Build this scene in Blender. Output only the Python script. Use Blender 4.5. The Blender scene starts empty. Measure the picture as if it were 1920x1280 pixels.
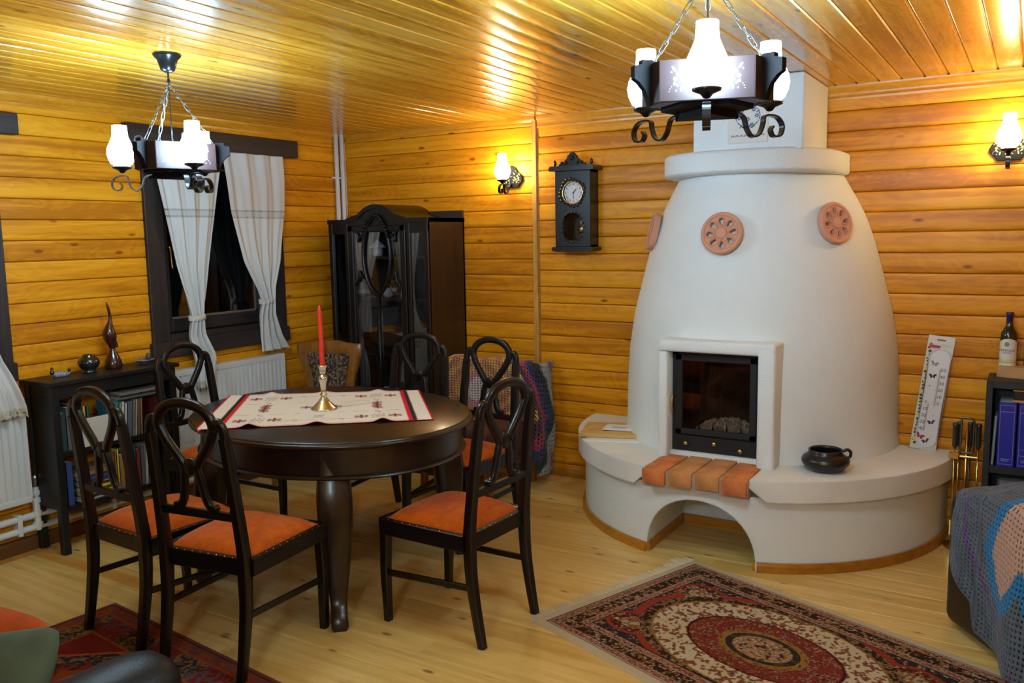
import bpy, bmesh, math, random
import numpy as np
from mathutils import Vector, Matrix
PI = math.pi
S = bpy.context.scene
COL = S.collection
random.seed(7)
RNG = np.random.default_rng(7)

# ---------------------------------------------------------------- camera, world, exposure
H = 2.355
cam_d = bpy.data.cameras.new('camera')
cam = bpy.data.objects.new('camera', cam_d)
COL.objects.link(cam)
S.camera = cam
yaw, pitch, roll = [math.radians(a) for a in (-31.46, -7.118, -0.99)]
fw = Vector((math.sin(yaw)*math.cos(pitch), math.cos(yaw)*math.cos(pitch), math.sin(pitch)))
r0 = fw.cross(Vector((0, 0, 1))).normalized(); u0 = r0.cross(fw)
rr = r0*math.cos(roll)+u0*math.sin(roll); uu = -r0*math.sin(roll)+u0*math.cos(roll)
M = Matrix((rr, uu, -fw)).transposed().to_4x4()
M.translation = Vector((4.451, -4.915, 1.6))
cam.matrix_world = M
cam_d.sensor_width = 36; cam_d.lens = 1596.4*36/1920
cam_d.clip_start = 0.05
S.view_settings.view_transform = 'Standard'
S.view_settings.look = 'None'
S.view_settings.gamma = 1
S.view_settings.use_curve_mapping = False
S.view_settings.exposure = 1.0
W = bpy.data.worlds.new('night'); S.world = W; W.use_nodes = True
W.node_tree.nodes['Background'].inputs[0].default_value = (0.02, 0.03, 0.05, 1)
W.node_tree.nodes['Background'].inputs[1].default_value = 0.15
COOL = (0.63, 1.02, 1.36)
WARM = (1.0, 0.86, 0.50)
CHAND_E = 62.0      # glass shade emission of the chandeliers
REAR_E = 150.0       # the chandelier of the room half behind the camera
SCONCE_E = 34.0     # glass shade emission of the wall lamps

# ---------------------------------------------------------------- materials
MATS = {}
def newmat(name):
    m = bpy.data.materials.new(name); m.use_nodes = True
    MATS[name] = m
    nt = m.node_tree
    return m, nt, nt.nodes['Principled BSDF'], nt.nodes, nt.links
def plain(name, col, rough=.5, metal=0, coat=0, spec=.5, bump=0, bscale=80, var=0, vscale=6, sheen=0, bevel=0):
    m, nt, b, N, L = newmat(name)
    b.inputs['Base Color'].default_value = (*col, 1); b.inputs['Roughness'].default_value = rough
    b.inputs['Metallic'].default_value = metal; b.inputs['Coat Weight'].default_value = coat
    b.inputs['Coat Roughness'].default_value = .15
    b.inputs['Specular IOR Level'].default_value = spec
    if sheen: b.inputs['Sheen Weight'].default_value = sheen; b.inputs['Sheen Roughness'].default_value = .4
    tc = N.new('ShaderNodeTexCoord')
    if var:
        n = N.new('ShaderNodeTexNoise'); n.inputs['Scale'].default_value = vscale; n.inputs['Detail'].default_value = 5
        L.new(tc.outputs['Object'], n.inputs['Vector'])
        r = N.new('ShaderNodeMapRange'); r.inputs['From Min'].default_value = .3; r.inputs['From Max'].default_value = .7
        r.inputs['To Min'].default_value = 1-var; r.inputs['To Max'].default_value = 1+var
        L.new(n.outputs['Fac'], r.inputs['Value'])
        mx = N.new('ShaderNodeVectorMath'); mx.operation = 'SCALE'; mx.inputs[0].default_value = col
        L.new(r.outputs[0], mx.inputs['Scale']); L.new(mx.outputs[0], b.inputs['Base Color'])
    nrm = None
    if bevel:
        bv = N.new('ShaderNodeBevel'); bv.samples = 4; bv.inputs['Radius'].default_value = bevel; nrm = bv.outputs[0]
    if bump:
        n = N.new('ShaderNodeTexNoise'); n.inputs['Scale'].default_value = bscale; n.inputs['Detail'].default_value = 6
        L.new(tc.outputs['Object'], n.inputs['Vector'])
        bp = N.new('ShaderNodeBump'); bp.inputs['Strength'].default_value = bump; bp.inputs['Distance'].default_value = .004
        L.new(n.outputs['Fac'], bp.inputs['Height'])
        if nrm: L.new(nrm, bp.inputs['Normal'])
        nrm = bp.outputs[0]
    if nrm: L.new(nrm, b.inputs['Normal'])
    return m
def wood(name, dark, mid, light, axis=0, thin=None, rough=.35, coat=.3, knots=True, grain=1.0, rvar=.25, bump=.15, spec=.5, crough=.18):
    m, nt, b, N, L = newmat(name)
    tc = N.new('ShaderNodeTexCoord'); oi = N.new('ShaderNodeObjectInfo')
    off = N.new('ShaderNodeVectorMath'); off.operation = 'SCALE'; off.inputs[0].default_value = (37.1, 17.3, 51.7)
    L.new(oi.outputs['Random'], off.inputs['Scale'])
    ad = N.new('ShaderNodeVectorMath'); ad.operation = 'ADD'
    L.new(tc.outputs['Object'], ad.inputs[0]); L.new(off.outputs[0], ad.inputs[1])
    def mapped(sl, sc):
        mp = N.new('ShaderNodeMapping'); s = [sc, sc, sc]; s[axis] = sl
        mp.inputs['Scale'].default_value = s; L.new(ad.outputs[0], mp.inputs['Vector']); return mp.outputs[0]
    n1 = N.new('ShaderNodeTexNoise'); n1.inputs['Scale'].default_value = 1; n1.inputs['Detail'].default_value = 5; n1.inputs['Distortion'].default_value = .6
    L.new(mapped(1.3, 24), n1.inputs['Vector'])
    n2 = N.new('ShaderNodeTexNoise'); n2.inputs['Scale'].default_value = 1; n2.inputs['Detail'].default_value = 3; n2.inputs['Distortion'].default_value = 1.5
    L.new(mapped(1.6, 5), n2.inputs['Vector'])
    n3 = N.new('ShaderNodeTexNoise'); n3.inputs['Scale'].default_value = 1; n3.inputs['Detail'].default_value = 4
    L.new(mapped(5, 160), n3.inputs['Vector'])
    def math_(op, a, bb, c=None):
        x = N.new('ShaderNodeMath'); x.operation = op
        for i, v in enumerate((a, bb, c)):
            if v is None: continue
            if isinstance(v, (int, float)): x.inputs[i].default_value = v
            else: L.new(v, x.inputs[i])
        return x.outputs[0]
    w = N.new('ShaderNodeMath'); w.operation = 'SINE'
    L.new(math_('MULTIPLY', n2.outputs['Fac'], 60.0), w.inputs[0])
    f = math_('MULTIPLY_ADD', w.outputs[0], .05*grain, n1.outputs['Fac'])
    f = math_('MULTIPLY_ADD', math_('SUBTRACT', n3.outputs['Fac'], .5), .25*grain, f)
    f = math_('ADD', f, math_('MULTIPLY', math_('SUBTRACT', oi.outputs['Random'], .5), rvar))
    cr = N.new('ShaderNodeValToRGB'); e = cr.color_ramp.elements
    e[0].position = .28; e[0].color = (*dark, 1); e[1].position = .72; e[1].color = (*light, 1)
    x = e.new(.5); x.color = (*mid, 1)
    L.new(f, cr.inputs['Fac'])
    out = cr.outputs[0]
    if knots:
        mp = N.new('ShaderNodeMapping'); s = [8.0, 8.0, 8.0]; s[axis] = 3.2
        if thin is not None: s[thin] = .4
        mp.inputs['Scale'].default_value = s
        L.new(ad.outputs[0], mp.inputs['Vector'])
        v = N.new('ShaderNodeTexVoronoi'); v.inputs['Scale'].default_value = 1; L.new(mp.outputs[0], v.inputs['Vector'])
        k = N.new('ShaderNodeMapRange'); k.inputs['From Min'].default_value = .045; k.inputs['From Max'].default_value = .11
        k.inputs['To Min'].default_value = 1; k.inputs['To Max'].default_value = 0
        L.new(v.outputs['Distance'], k.inputs['Value'])
        mx = N.new('ShaderNodeMix'); mx.data_type = 'RGBA'
        L.new(math_('MULTIPLY', k.outputs[0], .88), mx.inputs[0]); L.new(out, mx.inputs[6])
        mx.inputs[7].default_value = (dark[0]*.42, dark[1]*.28, dark[2]*.3, 1)
        out = mx.outputs[2]
    L.new(out, b.inputs['Base Color'])
    b.inputs['Roughness'].default_value = rough; b.inputs['Coat Weight'].default_value = coat
    b.inputs['Coat Roughness'].default_value = crough; b.inputs['Specular IOR Level'].default_value = spec
    bp = N.new('ShaderNodeBump'); bp.inputs['Strength'].default_value = bump; bp.inputs['Distance'].default_value = .003
    L.new(f, bp.inputs['Height']); L.new(bp.outputs[0], b.inputs['Normal'])
    return m
def vcol(name, rough=.9, attr='Col', sheen=0, bump=.3, bscale=900, spec=.3):
    m, nt, b, N, L = newmat(name)
    a = N.new('ShaderNodeAttribute'); a.attribute_name = attr; L.new(a.outputs['Color'], b.inputs['Base Color'])
    b.inputs['Roughness'].default_value = rough; b.inputs['Specular IOR Level'].default_value = spec
    if sheen: b.inputs['Sheen Weight'].default_value = sheen
    if bump:
        tc = N.new('ShaderNodeTexCoord'); n = N.new('ShaderNodeTexNoise'); n.inputs['Scale'].default_value = bscale
        L.new(tc.outputs['Object'], n.inputs['Vector'])
        bp = N.new('ShaderNodeBump'); bp.inputs['Strength'].default_value = bump; bp.inputs['Distance'].default_value = .002
        L.new(n.outputs['Fac'], bp.inputs['Height']); L.new(bp.outputs[0], b.inputs['Normal'])
    return m
def emis(name, col, st):
    m, nt, b, N, L = newmat(name)
    b.inputs['Base Color'].default_value = (.9, .9, .9, 1); b.inputs['Roughness'].default_value = .3
    b.inputs['Emission Color'].default_value = (*col, 1); b.inputs['Emission Strength'].default_value = st
    return m
def glass(name, col=(1, 1, 1), rough=0.0, ior=1.45):
    m, nt, b, N, L = newmat(name)
    b.inputs['Base Color'].default_value = (*col, 1); b.inputs['Roughness'].default_value = rough
    b.inputs['Transmission Weight'].default_value = 1; b.inputs['IOR'].default_value = ior
    return m
def thin_glass(name, tint=(.85, .87, .9), refl=.12, mult=1.0):
    m, nt, b, N, L = newmat(name)
    N.remove(b)
    t = N.new('ShaderNodeBsdfTransparent'); t.inputs[0].default_value = (*tint, 1)
    g = N.new('ShaderNodeBsdfGlossy'); g.inputs['Roughness'].default_value = .03; g.inputs[0].default_value = (1, 1, 1, 1)
    f = N.new('ShaderNodeFresnel'); f.inputs[0].default_value = 1.5
    a = N.new('ShaderNodeMath'); a.operation = 'MULTIPLY_ADD'; a.inputs[1].default_value = mult; a.inputs[2].default_value = refl-.04
    L.new(f.outputs[0], a.inputs[0])
    mx = N.new('ShaderNodeMixShader'); L.new(a.outputs[0], mx.inputs[0]); L.new(t.outputs[0], mx.inputs[1]); L.new(g.outputs[0], mx.inputs[2])
    L.new(mx.outputs[0], N['Material Output'].inputs[0])
    return m

PINE_D, PINE_M, PINE_L = (.50, .165, .002), (.72, .275, .004), (.84, .37, .012)
wall_wood = wood('varnished_wall_pine', PINE_D, PINE_M, PINE_L, 0, rough=.45, thin=1, coat=.05, crough=.25, spec=.28)
ceil_wood = wood('varnished_ceiling_pine', (.48, .19, .012), (.70, .32, .025), (.84, .44, .06), 1, rough=.25, coat=.7, bump=.15, crough=.12, thin=2)
trim_wood = wood('trim_pine', (.54, .20, .006), (.68, .29, .012), (.78, .38, .03), 0, rough=.35, coat=.3, knots=False)
trim_wood_v = wood('trim_pine_upright', (.52, .24, .04), (.68, .35, .08), (.76, .43, .12), 2, rough=.35, coat=.3, knots=False)
trim_wood_y = wood('trim_pine_side', (.54, .20, .006), (.68, .29, .012), (.78, .38, .03), 1, rough=.35, coat=.3, knots=False)
base_wood = wood('base_trim_pine', (.34, .12, .006), (.42, .165, .008), (.50, .21, .014), 0, rough=.35, coat=.3, knots=False)
floor_wood = wood('floor_pine', (.54, .34, .085), (.67, .445, .135), (.77, .545, .20), 0, thin=2, rough=.38, coat=.15, rvar=.22, grain=.45, bump=.06)
strip_wood = wood('orange_floor_strip', (.45, .20, .03), (.58, .28, .05), (.66, .35, .08), 0, rough=.35, coat=.2, knots=False)
dark_wood = wood('dark_stained_frame', (.010, .007, .007), (.018, .012, .012), (.032, .022, .020), 2, rough=.55, coat=.0, knots=False)
dark_wood_y = wood('dark_stained_board', (.012, .008, .008), (.022, .015, .014), (.036, .026, .024), 1, rough=.55, coat=.0, knots=False)
chair_black = plain('ebonised_chair_wood', (.0045, .0035, .004), .32, coat=.08, spec=.4, bump=.05, bscale=30)
table_wood = wood('polished_dark_table', (.004, .002, .002), (.009, .0045, .003), (.02, .009, .005), 0, rough=.34, coat=.18, knots=False, crough=.16, bump=.05)
cab_wood = plain('cabinet_black_wood', (.004, .003, .003), .33, coat=.1, bump=.05, bscale=20)
cab_side = wood('cabinet_side_wood', (.014, .007, .004), (.022, .010, .006), (.03, .014, .009), 2, rough=.38, coat=.1, knots=False)
shelf_black = plain('shelf_black_paint', (.004, .006, .007), .45, bump=.05)
rshelf_black = plain('bookcase_black_paint', (.012, .015, .020), .5)
velvet = plain('orange_velvet', (.54, .098, .003), .95, sheen=.12, bump=.6, bscale=260, var=.16, vscale=30, spec=.2)
plaster = plain('white_plaster', (.75, .79, .79), .9, bump=.9, bscale=130, var=.03, vscale=3, spec=.25, bevel=.012)
plaster2 = plain('bench_plaster', (.75, .75, .71), .9, bump=.85, bscale=120, var=.06, vscale=4, spec=.25, bevel=.012)
terracotta = plain('terracotta_clay', (.62, .30, .19), .85, bump=.2, bscale=120, var=.06)
brick_a = plain('orange_brick', (.62, .19, .05), .85, bump=.5, bscale=70, var=.30, vscale=14)
brick_b = plain('ochre_brick', (.58, .25, .08), .85, bump=.5, bscale=70, var=.28, vscale=14)
mortar = plain('grey_mortar', (.42, .39, .34), .95, bump=.8, bscale=90, var=.2)
iron = plain('stove_cast_iron', (.012, .015, .019), .5, metal=.2, bump=.05)
wrought = plain('wrought_iron', (.014, .015, .018), .3, metal=.5, coat=.3)
chain_m = plain('chain_steel', (.16, .17, .19), .35, metal=1)
brass = plain('brass', (.75, .52, .16), .25, metal=1)
silver = plain('old_silver', (.70, .66, .56), .2, metal=1, var=.15, vscale=40)
soot = plain('sooty_firebrick', (.11, .055, .035), .95, bump=.5, bscale=40, var=.6, vscale=8)
ash_m = plain('grey_ash', (.60, .58, .54), 1, bump=1, bscale=90, var=.5, vscale=50)
rad_white = plain('radiator_enamel', (.66, .68, .68), .35, coat=.2)
pipe_white = plain('white_pipe_paint', (.72, .74, .75), .35, coat=.1)
curtain_m = vcol('linen_curtain', .95, bump=.35, bscale=500)
rug_m = vcol('woven_rug_wool', 1.0, bump=.8, bscale=500, spec=.1)
cloth_m = vcol('embroidered_cotton', .95, bump=.3, bscale=600, spec=.2)
crochet_m = vcol('crochet_wool', 1.0, bump=.8, bscale=350, spec=.15, sheen=.2)
fringe_m = plain('cream_fringe_cotton', (.62, .54, .42), 1.0)
leather = plain('black_leather', (.004, .005, .007), .42, coat=.0, spec=.3, bump=.25, bscale=120)
leather2 = plain('dark_leather_side', (.010, .012, .015), .5, bump=.2, bscale=120)
clear = thin_glass('window_glass', (.5, .5, .5), .09)
cabglass = thin_glass('cabinet_glass', (.9, .92, .95), .06)
stoveglass = thin_glass('sooty_stove_glass', (.80, .74, .68), .04)
night = plain('dark_outside', (.006, .006, .008), .9)
lamp_cool = emis('chandelier_opal_glass', COOL, CHAND_E)
lamp_rear = emis('rear_opal_glass', COOL, REAR_E)
lamp_warm = emis('sconce_opal_glass', WARM, SCONCE_E)
panel_m = plain('painted_panel_wood', (.030, .014, .013), .5, coat=.0, spec=.3, bump=.05)
lampwood = plain('lamp_bracket_wood', (.005, .004, .005), .75, spec=.15)
pot_black = plain('black_pottery', (.006, .007, .008), .34, coat=.1, bump=.1, bscale=40)
vase_glaze = plain('dark_glazed_vase', (.012, .016, .016), .12, coat=.8)
gourd_m = plain('dark_red_carved_wood', (.045, .010, .006), .2, coat=.6)
candle_red = plain('red_wax', (.80, .035, .018), .35, coat=.2, spec=.5)
paper_w = plain('white_paper', (.75, .74, .72), .8)
kraft = plain('kraft_envelope', (.62, .38, .12), .8, bump=.2, bscale=20, var=.06)
plum = plain('flower_green', (.14, .24, .16), .6)
fl_y = plain('flower_yellow', (.40, .22, .02), .6)
fl_w = plain('flower_white', (.35, .35, .34), .6)
fl_b = plain('flower_blue', (.06, .08, .30), .5)
tile_m = plain('cream_glazed_tile', (.74, .73, .68), .2, coat=.5)
ink = plain('black_ink', (.02, .02, .03), .6)
grey_dk = plain('dark_grey_metal', (.06, .06, .06), .35, metal=.8)
bottle_g = plain('dark_bottle_glass', (.006, .010, .006), .08, coat=.6)
capsule = plain('blue_capsule', (.03, .02, .16), .3, metal=.3)
blue_book = plain('royal_blue_cover', (.018, .025, .34), .35, coat=.2)
gold_line = plain('pale_gilt_print', (.35, .30, .55), .4)
box_wood = plain('light_box_wood', (.50, .27, .10), .5, var=.1, vscale=20)
oak = wood('warm_oak', (.15, .05, .006), (.23, .08, .010), (.31, .12, .018), 2, rough=.3, coat=.4, knots=False)
tapestry = None

# ---------------------------------------------------------------- mesh helpers
class MB:
    def __init__(s): s.bm = bmesh.new()
    def add(s, vs, fs, T=None):
        v = [s.bm.verts.new(T @ Vector(p) if T else p) for p in vs]
        for f in fs:
            try: s.bm.faces.new([v[i] for i in f])
            except ValueError: pass
        return v
    def box(s, a, b, T=None, bev=0, seg=1):
        x0, y0, z0 = [min(p, q) for p, q in zip(a, b)]; x1, y1, z1 = [max(p, q) for p, q in zip(a, b)]
        vs = [(x0, y0, z0), (x1, y0, z0), (x1, y1, z0), (x0, y1, z0), (x0, y0, z1), (x1, y0, z1), (x1, y1, z1), (x0, y1, z1)]
        fs = [(3, 2, 1, 0), (4, 5, 6, 7), (0, 1, 5, 4), (1, 2, 6, 5), (2, 3, 7, 6), (3, 0, 4, 7)]
        v = s.add(vs, fs, T)
        if bev:
            es = {e for q in v for e in q.link_edges}
            bmesh.ops.bevel(s.bm, geom=list(es), offset=bev, segments=seg, affect='EDGES', profile=.5)
        return s
    def lathe(s, prof, n=24, T=None, sx=1, sy=1):
        vs = []; fs = []; m = len(prof)
        for i in range(n):
            a = 2*PI*i/n
            for r, z in prof: vs.append((r*math.cos(a)*sx, r*math.sin(a)*sy, z))
        for i in range(n):
            j = (i+1) % n
            for k in range(m-1): fs.append((i*m+k, j*m+k, j*m+k+1, i*m+k+1))
        if prof[0][0] > 1e-6: fs.append(tuple(i*m for i in range(n))[::-1])
        if prof[-1][0] > 1e-6: fs.append(tuple(i*m+m-1 for i in range(n)))
        s.add(vs, fs, T); bmesh.ops.remove_doubles(s.bm, verts=s.bm.verts[:], dist=1e-6)
        return s
    def sweep(s, path, sec, up=(0, 0, 1), closed=False, scale=None, T=None, cap=True):
        """sec: list of (a,b); a along side vector, b along 'up-ish' vector."""
        P = [Vector(p) for p in path]; n = len(P); m = len(sec); vs = []; fs = []
        up = Vector(up); prev = None
        for i, p in enumerate(P):
            if closed: t = P[(i+1) % n]-P[i-1]
            else: t = P[min(i+1, n-1)]-P[max(i-1, 0)]
            t.normalize(); side = t.cross(up)
            if side.length < 1e-4: side = prev if prev else t.cross(Vector((1, 0, 0)))
            side.normalize()
            if prev is not None and side.dot(prev) < -.5 and not closed: side = -side
            prev = side; u2 = side.cross(t).normalized()
            k = scale[i] if scale else 1
            kx, ky = k if isinstance(k, tuple) else (k, k)
            for a, b in sec: vs.append(p+side*a*kx+u2*b*ky)
        for i in range(n if closed else n-1):
            j = (i+1) % n
            for k in range(m): l = (k+1) % m; fs.append((i*m+k, i*m+l, j*m+l, j*m+k))
        if cap and not closed: fs.append(tuple(range(m))[::-1]); fs.append(tuple((n-1)*m+k for k in range(m)))
        s.add(vs, fs, T); return s
    def tube(s, path, r, n=8, closed=False, scale=None, T=None, up=(0, 0, 1)):
        return s.sweep(path, [(r*math.cos(2*PI*k/n), r*math.sin(2*PI*k/n)) for k in range(n)], up, closed, scale, T)
    def rect(s, path, w, h, up=(0, 0, 1), closed=False, scale=None, T=None):
        return s.sweep(path, [(-w/2, -h/2), (w/2, -h/2), (w/2, h/2), (-w/2, h/2)], up, closed, scale, T)
    def rrect(s, path, w, h, up=(0, 0, 1), closed=False, scale=None, T=None, c=.3):
        a, b = w/2, h/2; q = c*min(a, b)
        return s.sweep(path, [(-a+q, -b), (a-q, -b), (a, -b+q), (a, b-q), (a-q, b), (-a+q, b), (-a, b-q), (-a, -b+q)], up, closed, scale, T)
    def prism(s, poly, d0, d1, plane='xz', T=None, bev=0):
        """extrude a 2D polygon; plane 'xz' extrudes along y, 'xy' along z, 'yz' along x."""
        f = {'xz': lambda a, b, d: (a, d, b), 'xy': lambda a, b, d: (a, b, d), 'yz': lambda a, b, d: (d, a, b)}[plane]
        n = len(poly); vs = [f(a, b, d0) for a, b in poly]+[f(a, b, d1) for a, b in poly]
        fs = [tuple(range(n)), tuple(range(n, 2*n))[::-1]]+[(i, (i+1) % n, n+(i+1) % n, n+i) for i in range(n)]
        v = s.add(vs, fs, T)
        bmesh.ops.recalc_face_normals(s.bm, faces=list({f for q in v for f in q.link_faces}))
        if bev:
            es = [e for e in {e for q in v for e in q.link_edges} if (e.verts[0] in v[:n]) == (e.verts[1] in v[:n])]
            bmesh.ops.bevel(s.bm, geom=es, offset=bev, segments=1, affect='EDGES')
        return s
    def grid(s, nu, nv, fn, T=None, skip=None):
        vs = [fn(i/nu, j/nv) for j in range(nv+1) for i in range(nu+1)]
        fs = [(j*(nu+1)+i, j*(nu+1)+i+1, (j+1)*(nu+1)+i+1, (j+1)*(nu+1)+i) for j in range(nv) for i in range(nu) if not (skip and skip(i, j))]
        s.add(vs, fs, T); return s
    def mesh(s, name, smooth=False, angle=None, recalc=True):
        if recalc: bmesh.ops.recalc_face_normals(s.bm, faces=s.bm.faces[:])
        me = bpy.data.meshes.new(name)
        if angle is not None:
            smooth = True
            for e in s.bm.edges:
                if len(e.link_faces) == 2 and e.calc_face_angle(0) > math.radians(angle): e.smooth = False
        for f in s.bm.faces: f.smooth = smooth
        s.bm.to_mesh(me); s.bm.free(); return me
    def build(s, name, mat, parent=None, smooth=False, angle=None, loc=None, rot=None, recalc=True):
        return put(name, s.mesh(name, smooth, angle, recalc), mat, parent, loc, rot)
def put(name, me, mat, parent=None, loc=None, rot=None):
    o = bpy.data.objects.new(name, me); COL.objects.link(o)
    if mat and not me.materials: me.materials.append(mat)
    if parent: o.parent = parent
    if loc: o.location = loc
    if rot: o.rotation_euler = rot
    return o
def tag(o, label, cat, group=None):
    o['label'] = label; o['category'] = cat
    if group: o['group'] = group
    return o
def thing(name, label, cat, loc=(0, 0, 0), rz=0, group=None):
    o = bpy.data.objects.new(name, None); COL.objects.link(o); o.location = loc; o.rotation_euler = (0, 0, rz)
    o.empty_display_size = .05
    return tag(o, label, cat, group)
def struct(o): o['kind'] = 'structure'; return o
def lbl(o, t): o['label'] = t; return o
def copytree(o, parent=None, label=None):
    c = o.copy(); COL.objects.link(c); c.parent = parent
    if label: c['label'] = label
    for ch in list(o.children): copytree(ch, c)
    return c
def RZ(a): return Matrix.Rotation(a, 4, 'Z')
def RX(a): return Matrix.Rotation(a, 4, 'X')
def RY(a): return Matrix.Rotation(a, 4, 'Y')
def TR(*p): return Matrix.Translation(Vector(p))
def arc(cx, cy, r, a0, a1, n, rx=None):
    return [(cx+(rx or r)*math.cos(a0+(a1-a0)*i/n), cy+r*math.sin(a0+(a1-a0)*i/n)) for i in range(n+1)]
def catmull(pts, k=6):
    P = [Vector(p) for p in pts]; out = []
    for i in range(len(P)-1):
        a = P[i-1] if i else P[0]*2-P[1]; b = P[i]; c = P[i+1]; d = P[i+2] if i+2 < len(P) else P[-1]*2-P[-2]
        for j in range(k):
            t = j/k; out.append(.5*((2*b)+(c-a)*t+(2*a-5*b+4*c-d)*t*t+(3*b-a-3*c+d)*t**3))
    out.append(P[-1]); return out
def boolean(obj, cutter, keep=None):
    m = obj.modifiers.new('b', 'BOOLEAN'); m.operation = 'DIFFERENCE'; m.object = cutter; m.solver = 'EXACT'
    dg = bpy.context.evaluated_depsgraph_get(); dg.update()
    me = bpy.data.meshes.new_from_object(obj.evaluated_get(dg))
    obj.modifiers.clear(); old = obj.data; obj.data = me
    bpy.data.objects.remove(cutter, do_unlink=True)
    return obj
def smooth_angle(me, ang):
    bm = bmesh.new(); bm.from_mesh(me)
    for f in bm.faces: f.smooth = True
    for e in bm.edges: e.smooth = not (len(e.link_faces) != 2 or e.calc_face_angle(0) > math.radians(ang))
    bm.to_mesh(me); bm.free()
def text(s, size, mat, parent, loc, rot=(0, 0, 0), name='lettering', ext=.0003, align='CENTER', sx=1):
    c = bpy.data.curves.new(name, 'FONT'); c.body = s; c.size = size; c.extrude = ext; c.align_x = align; c.align_y = 'CENTER'; c.resolution_u = 2
    t = bpy.data.objects.new(name, c); COL.objects.link(t)
    dg = bpy.context.evaluated_depsgraph_get(); me = bpy.data.meshes.new_from_object(t.evaluated_get(dg))
    bpy.data.objects.remove(t, do_unlink=True); me.materials.clear()
    o = put(name, me, mat, parent, loc, rot); o.scale = (sx, 1, 1); return o
def colored_grid(name, X, Y, Z, Cc, mat, parent=None, loc=None, rot=None, thick=0, holes=None, smooth=True):
    """numpy grids of positions (ny,nx) and colours (ny,nx,3)."""
    ny, nx = X.shape
    V = np.stack([X, Y, Z], -1).reshape(-1, 3)
    idx = np.arange(ny*nx).reshape(ny, nx)
    F = np.stack([idx[:-1, :-1], idx[:-1, 1:], idx[1:, 1:], idx[1:, :-1]], -1)
    F = F[~holes] if holes is not None else F.reshape(-1, 4)
    me = bpy.data.meshes.new(name)
    me.vertices.add(len(V)); me.vertices.foreach_set('co', V.astype(np.float32).ravel())
    me.loops.add(F.size); me.loops.foreach_set('vertex_index', F.astype(np.int32).ravel())
    me.polygons.add(len(F)); me.polygons.foreach_set('loop_start', (np.arange(len(F))*4).astype(np.int32))
    me.polygons.foreach_set('loop_total', np.full(len(F), 4, np.int32))
    me.polygons.foreach_set('use_smooth', np.full(len(F), smooth, bool))
    me.update(calc_edges=True)
    a = me.color_attributes.new('Col', 'FLOAT_COLOR', 'POINT')
    c4 = np.concatenate([Cc.reshape(-1, 3), np.ones((ny*nx, 1))], 1).astype(np.float32)
    a.data.foreach_set('color', c4.ravel())
    o = put(name, me, mat, parent, loc, rot)
    if thick:
        s = o.modifiers.new('thick', 'SOLIDIFY'); s.thickness = thick; s.offset = 0
    return o
def hashn(ix, iy, k=0):
    v = np.sin(ix*127.1+iy*311.7+k*74.7)*43758.5453; return v-np.floor(v)
def vnoise(x, y, k=0):
    ix, iy = np.floor(x), np.floor(y); fx, fy = x-ix, y-iy; fx = fx*fx*(3-2*fx); fy = fy*fy*(3-2*fy)
    return (hashn(ix, iy, k)*(1-fx)+hashn(ix+1, iy, k)*fx)*(1-fy)+(hashn(ix, iy+1, k)*(1-fx)+hashn(ix+1, iy+1, k)*fx)*fy

# ================================================================ ROOM SHELL
XR, YF = 6.2, -6.6      # right wall x, front wall y (behind the camera)
def shell(name, a, b, m=trim_wood): return struct(MB().box(a, b).build(name, m))
WY0, WY1, WZ0, WZ1 = -1.66, -.78, 1.02, 2.15      # clear opening of window 1
wl = MB()
wl.box((-.12, YF, 0), (-.001, -2.62-.9, H)); wl.box((-.12, -2.62, 0), (-.001, WY0, H)); wl.box((-.12, WY1, 0), (-.001, .12, H))
wl.box((-.12, WY0, 0), (-.001, WY1, WZ0)); wl.box((-.12, WY0, WZ1), (-.001, WY1, H))
wl.box((-.12, -3.52, 0), (-.001, -2.62, WZ0)); wl.box((-.12, -3.52, WZ1), (-.001, -2.62, H))
wall_left = struct(wl.build('wall_left', base_wood))
wall_back = shell('wall_back', (-.12, .001, 0), (XR, .12, H))
wall_right = shell('wall_right', (XR+.001, YF, 0), (XR+.1, .12, H), wall_wood)
wall_front = shell('wall_front', (-.12, YF-.1, 0), (XR+.1, YF-.001, H), wall_wood)
floor = shell('floor', (-.12, YF-.1, -.08), (XR+.1, .12, -.021), base_wood)
ceiling = shell('ceiling', (-.12, YF-.1, H+.018), (XR+.1, .12, H+.1), base_wood)

def plank_mesh(Ln, h=.107, t=.022):
    prof = [(0, .0006), (.72, .0008), (.88, .0028), (.955, .007), (.99, .018), (1, h*.5), (.99, h-.016), (.965, h-.007), (.90, h-.0035), (.72, h-.002), (0, h-.0014)]
    b = MB(); n = len(prof)
    vs = [(0, -p*t, z) for p, z in prof]+[(Ln, -p*t, z) for p, z in prof]
    fs = [(i, i+1, n+i+1, n+i) for i in range(n-1)]+[tuple(range(n)), tuple(range(n, 2*n))[::-1]]
    b.add(vs, fs); return b.mesh('plank', angle=40)
cache = {}
def plank(parent, name, key, fn, mat, loc, rot=None):
    if key not in cache: cache[key] = fn()
    return put(name, cache[key], mat, parent, loc, rot)
PT = .107
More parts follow.
